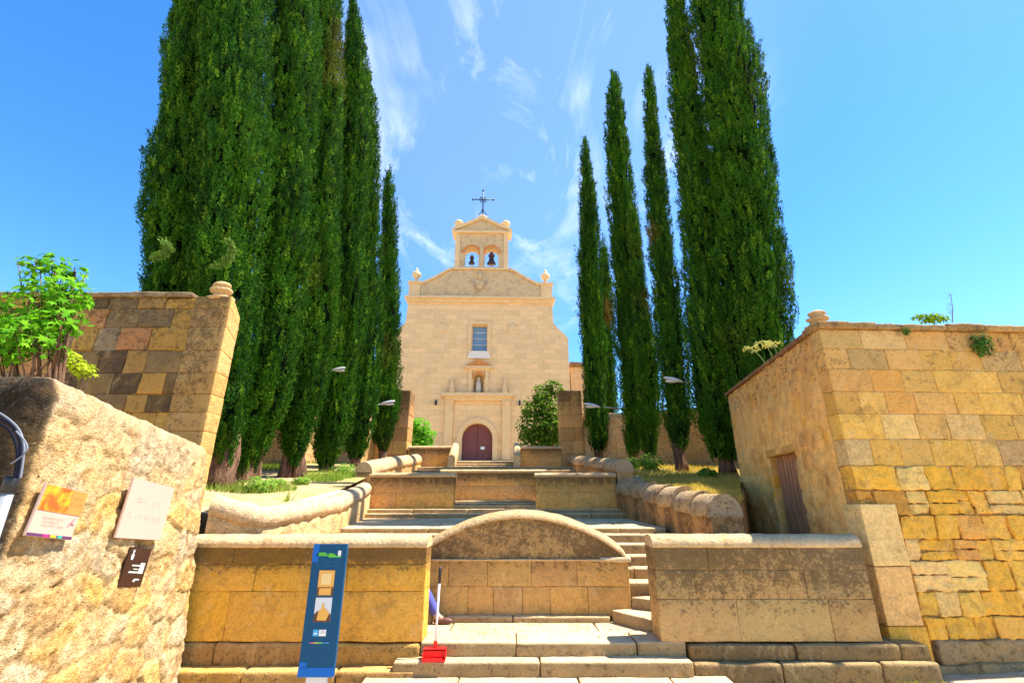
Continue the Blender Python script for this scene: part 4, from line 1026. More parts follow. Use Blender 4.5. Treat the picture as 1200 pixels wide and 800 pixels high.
# window
wf = shape('window', rect(-.72, .72, 8.52, 10.98), [rect(-.58, .58, 8.68, 10.82)], .16, M_CHT, ch, y=.25)
shape('pane', rect(-.6, .6, 8.6, 10.9), [], .03, plain('blue_grey_glass', (.16, .24, .32), .12, 0, spec=.8), wf, y=.36)
bm = bmesh.new()
for k in range(3): bbox(bm, (0, .34, 8.68 + .535 * (k + 1)), (1.18, .04, .06))
bobj('bars', bm, plain('light_frame_paint', (.5, .5, .48), .5), wf)
shape('window_surround', rect(-.95, .95, 8.2, 11.2), [winhole], .08, M_CHT, ch, y=-.08)
shape('window_apron', [(-.95, 7.95), (.95, 7.95), (.75, 8.55), (-.75, 8.55)], [], .06, plain('pale_apron_stone', (.70, .62, .52), .9, var=.1, bscale=3), ch, y=-.145)
tag(ch, 'pale golden church facade with bell gable, iron cross and arched maroon door', 'church')
# lower annexe to the right of the church
ann = shape('annexe', rect(0, 3.2, -2, 7.6), [], 8, stone_mat('pinkish_annexe_wall', base=(.60, .46, .34), bump=.2, ashlar=(.6, .25, .02)), None)
ann.location = (CX + 7.45, CY + 1.2, CZ); 
an = empty('annexe_building', (CX + 7.45, CY + 1.2, CZ)); ann.parent = an; ann.location = (0, 0, 0); ann.name = 'wall'
shape('roof', [(-.0, 7.6), (3.5, 7.6), (3.5, 7.75), (-.0, 8.0)], [], 8.4, M_TILE, an, y=-.2)
tag(an, 'low pinkish annexe showing between the church and the first right cypress', 'building')

# ------------------------------------------------------------------ cypress trees
def sprays(mb, C, D, ln, wd, col, rng, O=None):
    """C centres, D unit directions (tip), one folded leaf spray each"""
    n = len(C); R = rng.normal(size=(n, 3)); R = R if O is None else O + .38 * R; S_ = np.cross(D, R); S_ /= np.maximum(np.linalg.norm(S_, axis=1, keepdims=True), 1e-6)
    ln = ln.reshape(-1, 1); wd = wd.reshape(-1, 1)
    a = C - D * ln * .5; b = C + S_ * wd * .5 - D * ln * .08; c = C + D * ln * .5; d = C - S_ * wd * .5 + D * ln * .1
    V = np.stack([a, b, c, d], 1).reshape(-1, 3); F = np.arange(4 * n).reshape(n, 4)
    mb.add(V, F, np.repeat(col, 4, axis=0))
cyp_n = 0
def cypress(Y, prof, zb, label, seed, dens=1.0, size=1.0, trunk_r=.16, tip=None, dry=0.0, trunks=None, sprigs=None):
    """prof: list of (py, left px, right px) read at depth Y, top first"""
    rng = np.random.default_rng(seed)
    Z = []; XC = []; R = []
    for (py, l, r) in prof:
        A = at(l, py, Y); B = at(r, py, Y); Z.append(A.z); XC.append((A.x + B.x) / 2); R.append((B.x - A.x) / 2)
    if tip: Z.insert(0, tip[0]); XC.insert(0, XC[0] + tip[1]); R.insert(0, .05)
    Z = np.array(Z)[::-1]; XC = np.array(XC)[::-1]; R = np.array(R)[::-1] * .96 - .03
    xb = XC[0]; e = empty('cypress_tree', (xb, Y, zb)); L = np.array(e.location)
    fx = lambda z: np.interp(z, Z, XC); fr = lambda z: np.interp(z, Z, R)
    z0, z1 = Z[0], Z[-1]
    # dark inner mass
    mb = MB(); nz = 90; nt_ = 22; zz = np.linspace(z0 + .1, z1 - .2, nz); th = np.linspace(0, 2 * math.pi, nt_, endpoint=False)
    ZZ, TT = np.meshgrid(zz, th, indexing='ij')
    def lump(z, t):
        q = np.stack([np.cos(t) * 1.3 + seed, np.sin(t) * 1.3, z * .55], 1)
        q2 = np.stack([np.cos(t) * 3.6, np.sin(t) * 3.6 + seed, z * .8], 1)
        return .98 + .22 * fbm(q, 2, seed) + .34 * fbm(q2, 2, seed + 3)
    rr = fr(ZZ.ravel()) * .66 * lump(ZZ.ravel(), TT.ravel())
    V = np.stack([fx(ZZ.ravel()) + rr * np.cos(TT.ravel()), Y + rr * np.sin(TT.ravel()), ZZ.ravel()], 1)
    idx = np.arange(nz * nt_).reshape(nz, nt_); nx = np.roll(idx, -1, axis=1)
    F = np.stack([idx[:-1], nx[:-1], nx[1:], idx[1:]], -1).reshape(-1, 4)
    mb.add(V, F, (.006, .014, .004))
    # upright plumes of sprays
    area = np.trapezoid(R * 2 * math.pi, Z) if hasattr(np, 'trapezoid') else np.trapz(R * 2 * math.pi, Z)
    npl_ = int(area * 75 * dens / (size ** 1.6)); k = 30
    # sample z by radius
    zs_ = np.linspace(z0, z1, 400); w = np.cumsum(fr(zs_) + .03); w /= w[-1]
    pz = np.interp(rng.random(npl_), w, zs_); pt_ = rng.random(npl_) * 2 * math.pi; fr_ = rng.random(npl_) < .62; pt_ = np.where(fr_, -math.pi / 2 + (rng.random(npl_) - .5) * 3.5, pt_)
    lm = lump(pz, pt_)
    pr = fr(pz) * lm * (.70 + .30 * rng.random(npl_) ** .8)
    hgt = size * (.16 + .30 * rng.random(npl_)); pw = size * (.035 + .04 * rng.random(npl_))
    outd = np.stack([np.cos(pt_), np.sin(pt_), np.zeros(npl_)], 1)
    base = np.stack([fx(pz), np.full(npl_, Y), pz], 1) + outd * pr.reshape(-1, 1)
    axis = outd * (.06 + .20 * rng.random((npl_, 1))) + np.array([0, 0, 1.]) + rng.normal(size=(npl_, 3)) * .10
    axis /= np.linalg.norm(axis, axis=1, keepdims=True)
    t = rng.random((npl_, k)); th2 = rng.random((npl_, k)) * 2 * math.pi
    rad_ = pw[:, None] * np.sin(np.pi * np.clip(t * .9 + .1, 0, 1)) ** .7 * (.4 + .6 * rng.random((npl_, k)))
    side1 = np.cross(axis, np.array([0, 0, 1.])); side1 /= np.maximum(np.linalg.norm(side1, axis=1, keepdims=True), 1e-6); side2 = np.cross(axis, side1)
    off = side1[:, None] * (rad_ * np.cos(th2))[..., None] + side2[:, None] * (rad_ * np.sin(th2))[..., None]
    C = base[:, None] + axis[:, None] * (t * hgt[:, None])[..., None] + off
    on = off / np.maximum(np.linalg.norm(off, axis=2, keepdims=True), 1e-6)
    D = axis[:, None] * 1.0 + on * .65 + rng.normal(size=C.shape) * .22; D /= np.linalg.norm(D, axis=2, keepdims=True)
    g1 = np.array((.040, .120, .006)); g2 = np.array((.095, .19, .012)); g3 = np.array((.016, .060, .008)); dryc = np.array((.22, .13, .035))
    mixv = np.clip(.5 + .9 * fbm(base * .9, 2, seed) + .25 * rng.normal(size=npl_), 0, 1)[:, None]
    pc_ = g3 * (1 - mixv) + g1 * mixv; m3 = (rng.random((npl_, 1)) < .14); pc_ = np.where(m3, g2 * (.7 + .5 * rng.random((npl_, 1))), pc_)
    if dry:
        dm = np.clip((fbm(base * .55 + 9, 2, seed + 5) - .25) * 4, 0, 1)[:, None] * dry; pc_ = pc_ * (1 - dm) + dryc * dm
    Cc = np.repeat(pc_, k, axis=0) * (.7 + .6 * rng.random((npl_ * k, 1)))
    sprays(mb, C.reshape(-1, 3), D.reshape(-1, 3), size * (.045 + .05 * rng.random(npl_ * k)), size * (.016 + .018 * rng.random(npl_ * k)), Cc, rng, (np.repeat(outd, k, axis=0) + .6 * on.reshape(-1, 3) + np.array([0, 0, .55])))
    for (sx, sy, sz, dx) in (sprigs or []):
        n = 700; t_ = rng.random(n); p0 = np.array(at(sx, sy, Y - .9)) ; ang = t_ * 2.2
        Cs = p0 + np.stack([dx * .42 * np.sin(ang), -.25 * t_, sz * (.30 * (1 - np.cos(ang)) * .9)], 1) + rng.normal(size=(n, 3)) * .035
        Ds = np.stack([dx * np.cos(ang), 0 * t_ - .3, .7 * np.sin(ang)], 1) + rng.normal(size=(n, 3)) * .5; Ds /= np.linalg.norm(Ds, axis=1, keepdims=True)
        sprays(mb, Cs, Ds, .05 + .05 * rng.random(n), .016 + .02 * rng.random(n), np.tile([.13, .22, .04], (n, 1)) * (.7 + .6 * rng.random((n, 1))), rng)
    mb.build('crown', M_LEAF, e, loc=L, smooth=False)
    # trunk(s)
    bm = bmesh.new(); rs = random.Random(seed)
    for (dx, dy, rr_) in (trunks or [(0, 0, trunk_r)]):
        pts = []; rd_ = []
        for q in range(8):
            z = zb - .15 + (z0 + 2.2 - zb) * q / 7; tt = q / 7
            pts.append((xb + dx * (1 - .6 * tt) + .04 * rs.uniform(-1, 1) - L[0] + (fx(z) - xb) * tt, dy * (1 - .6 * tt) + .03 * rs.uniform(-1, 1), z - L[2])); rd_.append(rr_ * (1.55 if q == 0 else 1.12 if q == 1 else 1 - .35 * tt))
        tube(bm, pts, rd_, 12)
    for v in bm.verts:
        a = math.atan2(v.co.y, v.co.x); v.co.x += .03 * math.sin(a * 5 + v.co.z * 2); v.co.y += .03 * math.cos(a * 4)
    bobj('trunk', bm, M_BARK, e, True)
    tag(e, label, 'cypress tree', 'cypresses lining the stairway')
    return e
GL = 'cypresses lining the stairway'
gz = lambda x, y: hz(x, y)
# left row, nearest first
cypress(9.9, [(0, 206, 262), (150, 186, 262), (300, 168, 258), (380, 168, 250), (470, 178, 250), (550, 190, 245)], 2.0, 'leftmost cypress, broad and dark, rising behind the tall left wall', 1, tip=(22.5, .3), size=1.1, trunk_r=.25)
cypress(9.1, [(0, 236, 321), (150, 232, 318), (300, 228, 309), (400, 232, 303), (490, 236, 292), (548, 248, 276)], 2.0, 'broad bright-edged cypress just behind the finial of the left end pillar', 2, tip=(20, .1), trunk_r=.24, sprigs=[(250, 312, 1, 1), (178, 302, .5, 1)])
cypress(10.2, [(0, 318, 373), (120, 312, 372), (280, 300, 366), (400, 288, 358), (470, 276, 345), (525, 266, 318), (560, 272, 300)], 2.05, 'cypress with the widest bare reddish trunk, first right of the left pillar', 3, tip=(19.5, .0), trunk_r=.22, trunks=[(-.02, 0, .22), (.16, .1, .12)])
cypress(11.5, [(0, 368, 400), (120, 362, 402), (280, 352, 400), (400, 340, 394), (470, 330, 384), (520, 326, 366), (548, 334, 352)], 2.25, 'fourth cypress of the left row, growing on two thin trunks', 4, tip=(19.5, .0), trunk_r=.16, dry=.3, trunks=[(-.12, 0, .14), (.14, .1, .13)])
cypress(13.0, [(-4, 411, 415), (60, 402, 429), (150, 396, 438), (280, 386, 432), (400, 376, 427), (480, 368, 415), (532, 364, 402), (552, 372, 390)], 2.45, 'pointed cypress of the left row whose tip touches the top edge', 5, trunk_r=.15, tip=(22.8, 0.0))
cypress(15.0, [(85, 427, 433), (130, 422, 441), (220, 416, 446), (300, 412, 448), (400, 404, 449), (480, 398, 442), (525, 400, 432), (540, 408, 426)], 2.75, 'slender cypress second from the church in the left row', 6, trunk_r=.14, size=1.1)
cypress(17.0, [(202, 453, 457), (225, 448, 461), (280, 446, 466), (350, 443, 469), (430, 438, 471), (490, 432, 471), (520, 436, 460), (532, 444, 454)], 3.0, 'shortest cypress of the left row, nearest the church', 7, trunk_r=.13, size=1.15, dry=.35)
# right row
cypress(17.5, [(164, 684, 687), (190, 680, 693), (260, 678, 702), (340, 677, 707), (420, 679, 712), (500, 684, 714), (530, 692, 712)], 3.15, 'slim straight cypress first right of the church', 8, trunk_r=.12, size=1.15)
cypress(18.8, [(285, 706, 710), (320, 699, 716), (400, 697, 722), (480, 700, 724), (518, 706, 720)], 3.3, 'browning narrow cypress peeping out behind the first right one', 9, trunk_r=.11, size=1.2, dry=1.0)
cypress(15.6, [(88, 718, 722), (110, 712, 728), (180, 709, 738), (260, 712, 748), (340, 716, 752), (420, 722, 757), (500, 728, 756), (535, 734, 752)], 2.95, 'tall cypress with a notched tip, second in the right row', 10, trunk_r=.13, size=1.1)
cypress(14.2, [(245, 739, 744), (275, 735, 751), (340, 740, 759), (420, 744, 773), (500, 748, 774), (540, 754, 770)], 2.75, 'shorter cypress leaning against the notched tall one in the right row', 11, trunk_r=.14, dry=.5)
cypress(13.0, [(80, 758, 761), (110, 755, 768), (180, 755, 776), (260, 757, 786), (340, 762, 797), (420, 768, 806), (490, 776, 812), (530, 788, 806)], 2.55, 'cypress with a thin reddish tip, standing alone against the sky on the right', 12, trunk_r=.14, dry=.6)
cypress(12.0, [(0, 782, 800), (80, 783, 814), (160, 787, 826), (260, 793, 846), (340, 798, 852), (420, 803, 862), (500, 814, 868), (540, 832, 866)], 2.45, 'dark cypress overlapping the biggest one of the right row on its left', 13, trunk_r=.17, tip=(22.5, -.2), size=1.05, trunks=[(.06, 0, .17)])
cypress(11.4, [(0, 808, 864), (80, 812, 884), (160, 822, 898), (260, 828, 915), (340, 832, 927), (400, 838, 931), (470, 846, 928), (530, 860, 915)], 2.4, 'biggest cypress of the right row, behind the stone building', 14, trunk_r=.26, tip=(22.5, .1), size=1.05, dry=.12)

# ------------------------------------------------------------------ broad-leaved trees, bushes, plants
def leaf_poly(lobes):
    """outline of a lobed leaf in 2-D, unit length"""
    pts = [(0, 0)]
    n = lobes
    for i in range(n):
        a = rad(-110 + 220 * i / (n - 1)); l = .62 + .38 * math.cos(a * .8)
        pts.append((l * math.sin(a), .25 + l * .75 * math.cos(a)))
        if i < n - 1:
            a2 = rad(-110 + 220 * (i + .5) / (n - 1)); pts.append((.36 * math.sin(a2), .25 + .36 * math.cos(a2)))
    return pts
def leaves(mb, C, Nrm, size, cols, rng, lobes=5):
    P2 = np.array(leaf_poly(lobes)); m = len(P2); n = len(C)
    T = rng.normal(size=(n, 3)) + np.array([0, 0, -.7]); T -= Nrm * (T * Nrm).sum(1, keepdims=True); T /= np.maximum(np.linalg.norm(T, axis=1, keepdims=True), 1e-6)
    B = np.cross(Nrm, T)
    V = C[:, None] + size[:, None, None] * (B[:, None] * P2[None, :, 0:1] + T[:, None] * P2[None, :, 1:2]) + Nrm[:, None] * (size[:, None] * .18 * -(P2[None, :, 0] ** 2))[..., None]
    F = np.arange(n * m).reshape(n, m); mb.add(V.reshape(-1, 3), F, np.repeat(cols, m, axis=0))
def broadleaf(name, base, blobs, nleaf, lsize, colA, colB, label, cat, seed, trunk=.05, lobes=5, group=None):
    """blobs: (centre, radius) clumps joined to the base by limbs"""
    rng = np.random.default_rng(seed); e = empty(name, base); L = np.array(base)
    mb = MB(); tot = sum(r[1] ** 2 for r in blobs)
    for (c, r) in blobs:
        n = int(nleaf * r * r / tot); d = rng.normal(size=(n, 3)); d /= np.linalg.norm(d, axis=1, keepdims=True)
        rr = r * (.35 + .75 * rng.random((n, 1)) ** .6)
        C = np.array(c) + d * rr * np.array([1, 1, .9]); nr = d * .6 + np.array([.2, -.3, .7]) + rng.normal(size=(n, 3)) * .45; nr /= np.linalg.norm(nr, axis=1, keepdims=True)
        mixv = rng.random((n, 1)); col = np.array(colA) * (1 - mixv) + np.array(colB) * mixv
        leaves(mb, C, nr, lsize * (.6 + .7 * rng.random(n)), col, rng, lobes)
    mb.build('crown', M_BRD, e, loc=L, smooth=False)
    bm = bmesh.new(); rs = random.Random(seed)
    for (c, r) in blobs:
        p = Vector(c) - Vector(base); mid = Vector((p.x * .3, p.y * .3, p.z * .55)); tube(bm, bez([(0, 0, -.1), mid, p], 5), [trunk * (1 - .07 * i) for i in range(11)], 7)
        for q in range(3):
            w = Vector((rs.uniform(-1, 1), rs.uniform(-1, 1), rs.uniform(-.3, 1))) * r * .7; tube(bm, [p * .85, p + w], [trunk * .3, trunk * .12], 5)
    bobj('trunk', bm, M_BARK, e, True)
    return tag(e, label, cat, group)
# fig-like tree between the near wall and the tall wall
bl = [(at(x, y, Y), r) for x, y, Y, r in ((60, 330, 4.9, .26), (80, 345, 4.8, .22), (45, 355, 4.7, .28), (72, 375, 4.7, .22), (40, 395, 4.6, .28), (12, 400, 4.7, .28), (65, 310, 5.0, .16), (38, 310, 4.9, .13), (88, 318, 5.0, .12), (12, 375, 4.9, .2), (-20, 390, 4.7, .3))]
broadleaf('fig_tree', (-4.6, 4.9, -.05), [(tuple(c), r) for c, r in bl], 1150, .075, (.05, .21, .010), (.20, .44, .02), 'bright green broad-leaved sapling behind the near rubble wall at the left', 'tree', 5, .035)
bl = [(at(x, y, 5.3), .12) for x, y in ((72, 418), (86, 425), (98, 434))]
broadleaf('shrub', (-4.9, 5.4, 0), [(tuple(c), r) for c, r in bl], 260, .05, (.30, .40, .02), (.42, .48, .03), 'yellow-green shrub tips showing just right of the sapling over the near wall', 'shrub', 6, .012)
bl = [(at(x, y, 21), r) for x, y, r in ((492, 500, .45), (487, 512, .45), (500, 510, .4), (494, 522, .5), (484, 498, .3))]
broadleaf('bush', (at(492, 540, 21).x, 21, 3.4), [(tuple(c), r) for c, r in bl], 1500, .11, (.08, .30, .012), (.18, .44, .02), 'round vivid green bush behind the far left forecourt wall', 'bush', 7, .04)
bl = [(at(x, y, 20.5), r) for x, y, r in ((636, 462, .5), (648, 455, .45), (628, 478, .6), (645, 480, .7), (622, 497, .6), (640, 502, .75), (652, 500, .6), (632, 516, .55), (618, 512, .4), (650, 518, .5))]
broadleaf('magnolia_tree', (at(638, 540, 20.5).x, 20.5, 3.4), [(tuple(c), r) for c, r in bl], 3200, .13, (.03, .10, .012), (.17, .28, .02), 'small dark leafy tree right of the church door, yellow-green tips', 'tree', 8, .09)

M_FLW = plain('yellow_petals', (.62, .58, .12), .7); M_STEM = plain('dry_green_stem', (.20, .26, .08), .8)
def umbel(px, py, Y, basept, label, seed):
    rs = random.Random(seed); top = at(px, py, Y); base = Vector(basept); e = empty('umbel_plant', base)
    bm = bmesh.new(); t = top - base; tube(bm, [(0, 0, 0), t * .5 + Vector((.01, 0, .02)), t], [.008, .006, .004], 6)
    heads = []
    for k in range(7):
        h = t + Vector((rs.uniform(-.11, .11), rs.uniform(-.06, .06), rs.uniform(-.03, .07))); tube(bm, [t * .8, h], [.004, .003], 5); heads.append(h)
    bobj('stem', bm, M_STEM, e, True)
    bm = bmesh.new()
    for h in heads:
        for q in range(16): 
            p = h + Vector((rs.gauss(0, .03), rs.gauss(0, .03), rs.gauss(0, .014))); bmesh.ops.create_icosphere(bm, subdivisions=1, radius=rs.uniform(.006, .013), matrix=Matrix.Translation(p))
    bobj('flower_head', bm, M_FLW, e); return tag(e, label, 'plant', 'yellow umbels on the building roof')
r1 = sp(2.15, .1, ZR - .03); r2 = sp(1.85, .1, ZR - .03); r3 = sp(1.7, .1, ZR - .03)
umbel(882, 409, r1[1], r1, 'leftmost pale yellow umbel plant growing on the roof edge of the stone building', 1)
umbel(897, 403, r2[1], r2, 'middle pale yellow umbel plant on the roof edge of the stone building', 2)
umbel(907, 404, r3[1], r3, 'rightmost pale yellow umbel plant on the roof edge of the stone building', 3)
def tuft(name, c, r, n, ls, ca, cb_, label, seed, lobes=3, flat=.6):
    rng = np.random.default_rng(seed); mb = MB(); d = rng.normal(size=(n, 3)); d /= np.linalg.norm(d, axis=1, keepdims=True)
    C = np.array(c) + d * np.array(r) * rng.random((n, 1)) ** .5; nr = d + np.array([0, -.6, .5]); nr /= np.linalg.norm(nr, axis=1, keepdims=True); mixv = rng.random((n, 1))
    leaves(mb, C, nr, ls * (.6 + .7 * rng.random(n)), np.array(ca) * (1 - mixv) + np.array(cb_) * mixv, rng, lobes)
    return tag(mb.build(name, M_BRD, loc=tuple(c), smooth=False), label, 'plant')
c = at(1147, 404, 6.28); tuft('wall_plant', (c.x, 6.22, c.z), (.16, .07, .20), 420, .035, (.03, .09, .012), (.10, .20, .03), 'dark green hanging wall plant high on the front of the stone building', 11)
c = at(1059, 389, 6.2); tuft('wall_plant', (c.x, 6.15, c.z), (.06, .04, .06), 90, .03, (.04, .11, .02), (.10, .2, .03), 'tiny green plant under the cornice of the stone building', 12)
c = at(1091, 369, 7.2); tuft('roof_plant', (c.x, 7.2, c.z - .05), (.30, .1, .09), 300, .05, (.16, .34, .02), (.34, .46, .03), 'yellow-green plant on the roof above the front wall of the stone building', 13)
c0 = at(1116, 378, 7.0); c1 = at(1114, 344, 7.0); rs = random.Random(4); bm = bmesh.new(); tube(bm, [(0, 0, 0), (c1 - c0) * .5 + Vector((.02, 0, 0)), c1 - c0], [.008, .006, .003], 5)
for k in range(14): t = rs.uniform(.2, 1); p = (c1 - c0) * t; tube(bm, [p, p + Vector((rs.uniform(-.1, .1), rs.uniform(-.05, .05), rs.uniform(.02, .12)))], [.003, .0015], 4)
o = bobj('dry_stalk', bm, plain('dry_stalk', (.22, .17, .13), .9)); o.location = c0; tag(o, 'thin dry stalk standing on the roof of the stone building', 'plant')
c = at(865, 458, 10.3); tuft('wall_plant', (c.x + .05, 10.2, c.z - .18), (.10, .1, .12), 120, .035, (.16, .16, .02), (.3, .28, .04), 'small yellowish weed at the far end of the roof edge of the stone building', 15)

# grass
def grass(name, pts_fn, n, h, ca, cb_, seed, kind='stuff'):
    rng = np.random.default_rng(seed); P = pts_fn(rng, n); n = len(P)
    a = rng.random(n) * 2 * math.pi; lean = rng.normal(size=(n, 2)) * .35; hh = h * (.4 + .9 * rng.random(n)); w = .006 + .008 * rng.random(n)
    sx = np.stack([np.cos(a) * w, np.sin(a) * w, 0 * a], 1); tip = P + np.stack([lean[:, 0] * hh, lean[:, 1] * hh, hh], 1)
    V = np.stack([P - sx, P + sx, tip], 1).reshape(-1, 3); mixv = np.clip(.5 + fbm(P * 1.2, 2, seed).reshape(-1, 1) * 1.5 + .2 * rng.normal(size=(n, 1)), 0, 1)
    mb = MB(); mb.add(V, np.arange(3 * n).reshape(n, 3), np.repeat(np.array(ca) * (1 - mixv) + np.array(cb_) * mixv, 3, axis=0))
    return tag(mb.build(name, M_BRD, smooth=False), kind=kind)
def bedR(rng, n):
    y = 7.4 + 10.4 * rng.random(n) ** 1.1; x = np.array([xr(q) for q in y]) + .1 + rng.random(n) ** 1.3 * np.minimum(3.2, .55 * (y - 7.3) + .15)
    k = fbm(np.stack([x * 1.1, y * 1.1, 0 * x], 1), 2, 3) > -.28; x, y = x[k], y[k]
    return np.stack([x, y, np.array([hz(a, b) for a, b in zip(x, y)]) - .01], 1)
def bedL(rng, n):
    y = 6.9 + 10.8 * rng.random(n); x = np.array([xl(q) for q in y]) - .1 - rng.random(n) ** 1.3 * 3.5
    k = fbm(np.stack([x * .9, y * .9, 0 * x], 1), 2, 8) > .26; x, y = x[k], y[k]
    return np.stack([x, y, np.array([hz(a, b) for a, b in zip(x, y)]) - .01], 1)
o = grass('dry_grass', bedR, 30000, .11, (.60, .43, .12), (.46, .36, .09), 5); tag(o, 'sunny yellow dry grass in the right planting bed', 'grass')
o = grass('green_weeds', bedL, 26000, .15, (.16, .28, .04), (.34, .40, .08), 6); tag(o, 'patchy green weeds under the left cypresses', 'grass')
# bushier weeds at the foot of trunks
for k, (px, py, Y, s, lb) in enumerate(((300, 575, 8.6, .28, 'leafy green weed clump nearest the left pillar'), (322, 562, 9.4, .2, 'green weed clump between the first two left trunks'), (402, 556, 12.4, .3, 'light green weed patch by the fifth left trunk'), (352, 568, 10.2, .16, 'yellowing weed tuft at the foot of the twin left trunks'))):
    c = at(px, py, Y); tuft('weed_clump', (c.x, Y, hz(c.x, Y) + s * .4), (s * 1.3, s, s * .6), 420, .05, (.10, .24, .03), (.30, .42, .06), lb, 30 + k, 3)
for k, (px, Y, s, lb) in enumerate(((762, 13.4, .42, 'dark green shrub at the foot of the lone right cypress'), (740, 14.6, .3, 'dark low shrub among the second right trunks'), (828, 11.2, .22, 'small green shrub in the yellow grass near the stone building'))):
    c = at(px, 548, Y); tuft('low_shrub', (c.x, Y, hz(c.x, Y) + s * .5), (s, s, s * .7), 500, .06, (.03, .09, .012), (.14, .24, .03), lb, 40 + k, 4)
# little weeds in the plinth joints
def jointw(rng, n):
    x = 2.0 + 7 * rng.random(n); y = np.where(rng.random(n) < .5, 5.8, 5.84) - .03 * rng.random(n); k = fbm(np.stack([x * 2.5, y, 0 * x], 1), 2, 13) > .12; x, y = x[k], y[k]
    return np.stack([x, y, np.full(len(x), GZ + .02) + np.clip((x - 2.5) / 5, 0, 1) * .1], 1)
o = grass('foot_weeds', jointw, 900, .04, (.25, .26, .06), (.36, .34, .10), 9); tag(o, 'thin weeds along the foot of the right plinth', 'weeds')

# ------------------------------------------------------------------ street lamps among the cypresses
M_LAMP = plain('white_lamp_shell', (.50, .50, .50), .35); M_POLE = plain('grey_lamp_pole', (.22, .22, .21), .5, .3)
def lamp(px, py, Y, polex, side, zb, label, s=1.0):
    hd = at(px, py, Y); e = empty('street_lamp', (polex, Y, zb)); b = Vector((polex, Y, zb)); t = hd - b
    bm = bmesh.new(); tube(bm, [(0, 0, 0), (0, 0, t.z * .6), (0, 0, t.z - .25)], [.06, .05, .04], 10); bobj('pole', bm, M_POLE, e, True)
    bm = bmesh.new(); tube(bm, bez([(0, 0, t.z - .27), (t.x * .15, 0, t.z - .14), (t.x * .7, 0, t.z - .05)], 6), .025, 8); bobj('arm', bm, M_POLE, e, True)
    bm = bmesh.new(); bmesh.ops.create_uvsphere(bm, u_segments=16, v_segments=10, radius=1); bmesh.ops.scale(bm, vec=(.29 * s, .11 * s, .07 * s), verts=bm.verts)
    for v in bm.verts:
        if v.co.z < 0: v.co.z *= .45
        v.co.y *= 1 - .35 * max(0, (v.co.x * side) / (.34 * s))
    bmesh.ops.rotate(bm, cent=(0, 0, 0), matrix=Matrix.Rotation(rad(14 * side), 3, 'Y'), verts=bm.verts); bmesh.ops.translate(bm, vec=t, verts=bm.verts); bobj('lamp_head', bm, M_LAMP, e, True)
    bm = bmesh.new(); bmesh.ops.create_uvsphere(bm, u_segments=12, v_segments=6, radius=1); bmesh.ops.scale(bm, vec=(.2 * s, .09 * s, .05 * s), verts=bm.verts); bmesh.ops.translate(bm, vec=t + Vector((-.04 * side, 0, -.035 * s)), verts=bm.verts); bobj('lens', bm, plain('milky_lens', (.5, .5, .48), .25), e, True)
    tag(e, label, 'street lamp', 'cobra-head lamps hidden among the cypresses')
lamp(789, 445, 12.3, 5.35, 1, 2.4, 'nearest white cobra-head lamp on the right, between two dark cypresses', .95)
lamp(694, 475, 15.7, 4.05, 1, 2.9, 'farther white lamp on the right, low before the slim cypresses', 1.0)
lamp(396, 433, 12.2, -5.35, -1, 2.4, 'nearest white lamp head on the left, just showing between cypresses', .75)
lamp(454, 472, 15.8, -5.1, -1, 2.9, 'farther white lamp head on the left, before the last cypress', .95)

# ------------------------------------------------------------------ blue information totem
tp = at(384, 715, 5.3); e = empty('information_totem', (at(384, 680, 5.3).x - .005, 5.3, GZ)); 
zt_ = at(385, 637, 5.3).z - GZ; zb_ = at(375, 792, 5.3).z - GZ; TW = .345; H = zt_ - zb_
M_BLUE = plain('deep_blue_enamel', (.002, .070, .165), .45, spec=.2); M_BLUE2 = plain('bright_blue_print', (.004, .13, .50), .45, spec=.2)
bm = bmesh.new(); bbox(bm, (0, 0, (zt_ + zb_) / 2), (TW, .05, H), bevel=.004); bobj('panel', bm, M_BLUE, e)
bm = bmesh.new(); bbox(bm, (.01, .005, zb_ / 2 - .02), (.2, .035, zb_ + .04), bevel=.003); bobj('post', bm, plain('light_grey_post', (.62, .62, .60), .5), e)
def tb(name, items, mat, y=-.0265, th=.003): return flat_boxes(name, items, mat, e, y, th)
tb('colour_band', [(-.5 * TW + .032, zt_ - .085, .062, .165)], M_BLUE2); tb('colour_band', [(0, zb_ + .04, TW * .995, .078), (-.13, zb_ + .1, .07, .05)], M_BLUE2)
M_GRN = plain('green_print', (.10, .50, .03), .5); tb('title_lettering', [(-.03 + .0, zt_ - .105, .20, .012), (-.075, zt_ - .088, .09, .018), (.02, zt_ - .092, .05, .012), (.06, zt_ - .118, .13, .014)], M_GRN)
tb('badge', [(.105, zt_ - .085, .032, .048)], M_WHT); M_TEAL = plain('teal_print', (.02, .22, .40), .5)
tb('text_columns', scribble(-.125, zt_ - .175, .05, .016, 1) + scribble(-.125, zt_ - .2, .06, .012, 2) + scribble(-.035, zt_ - .17, .04, .014, 3) + scribble(-.04, zt_ - .2, .06, .012, 4) + scribble(.055, zt_ - .17, .05, .014, 5) + scribble(.055, zt_ - .2, .05, .012, 6), M_TEAL)
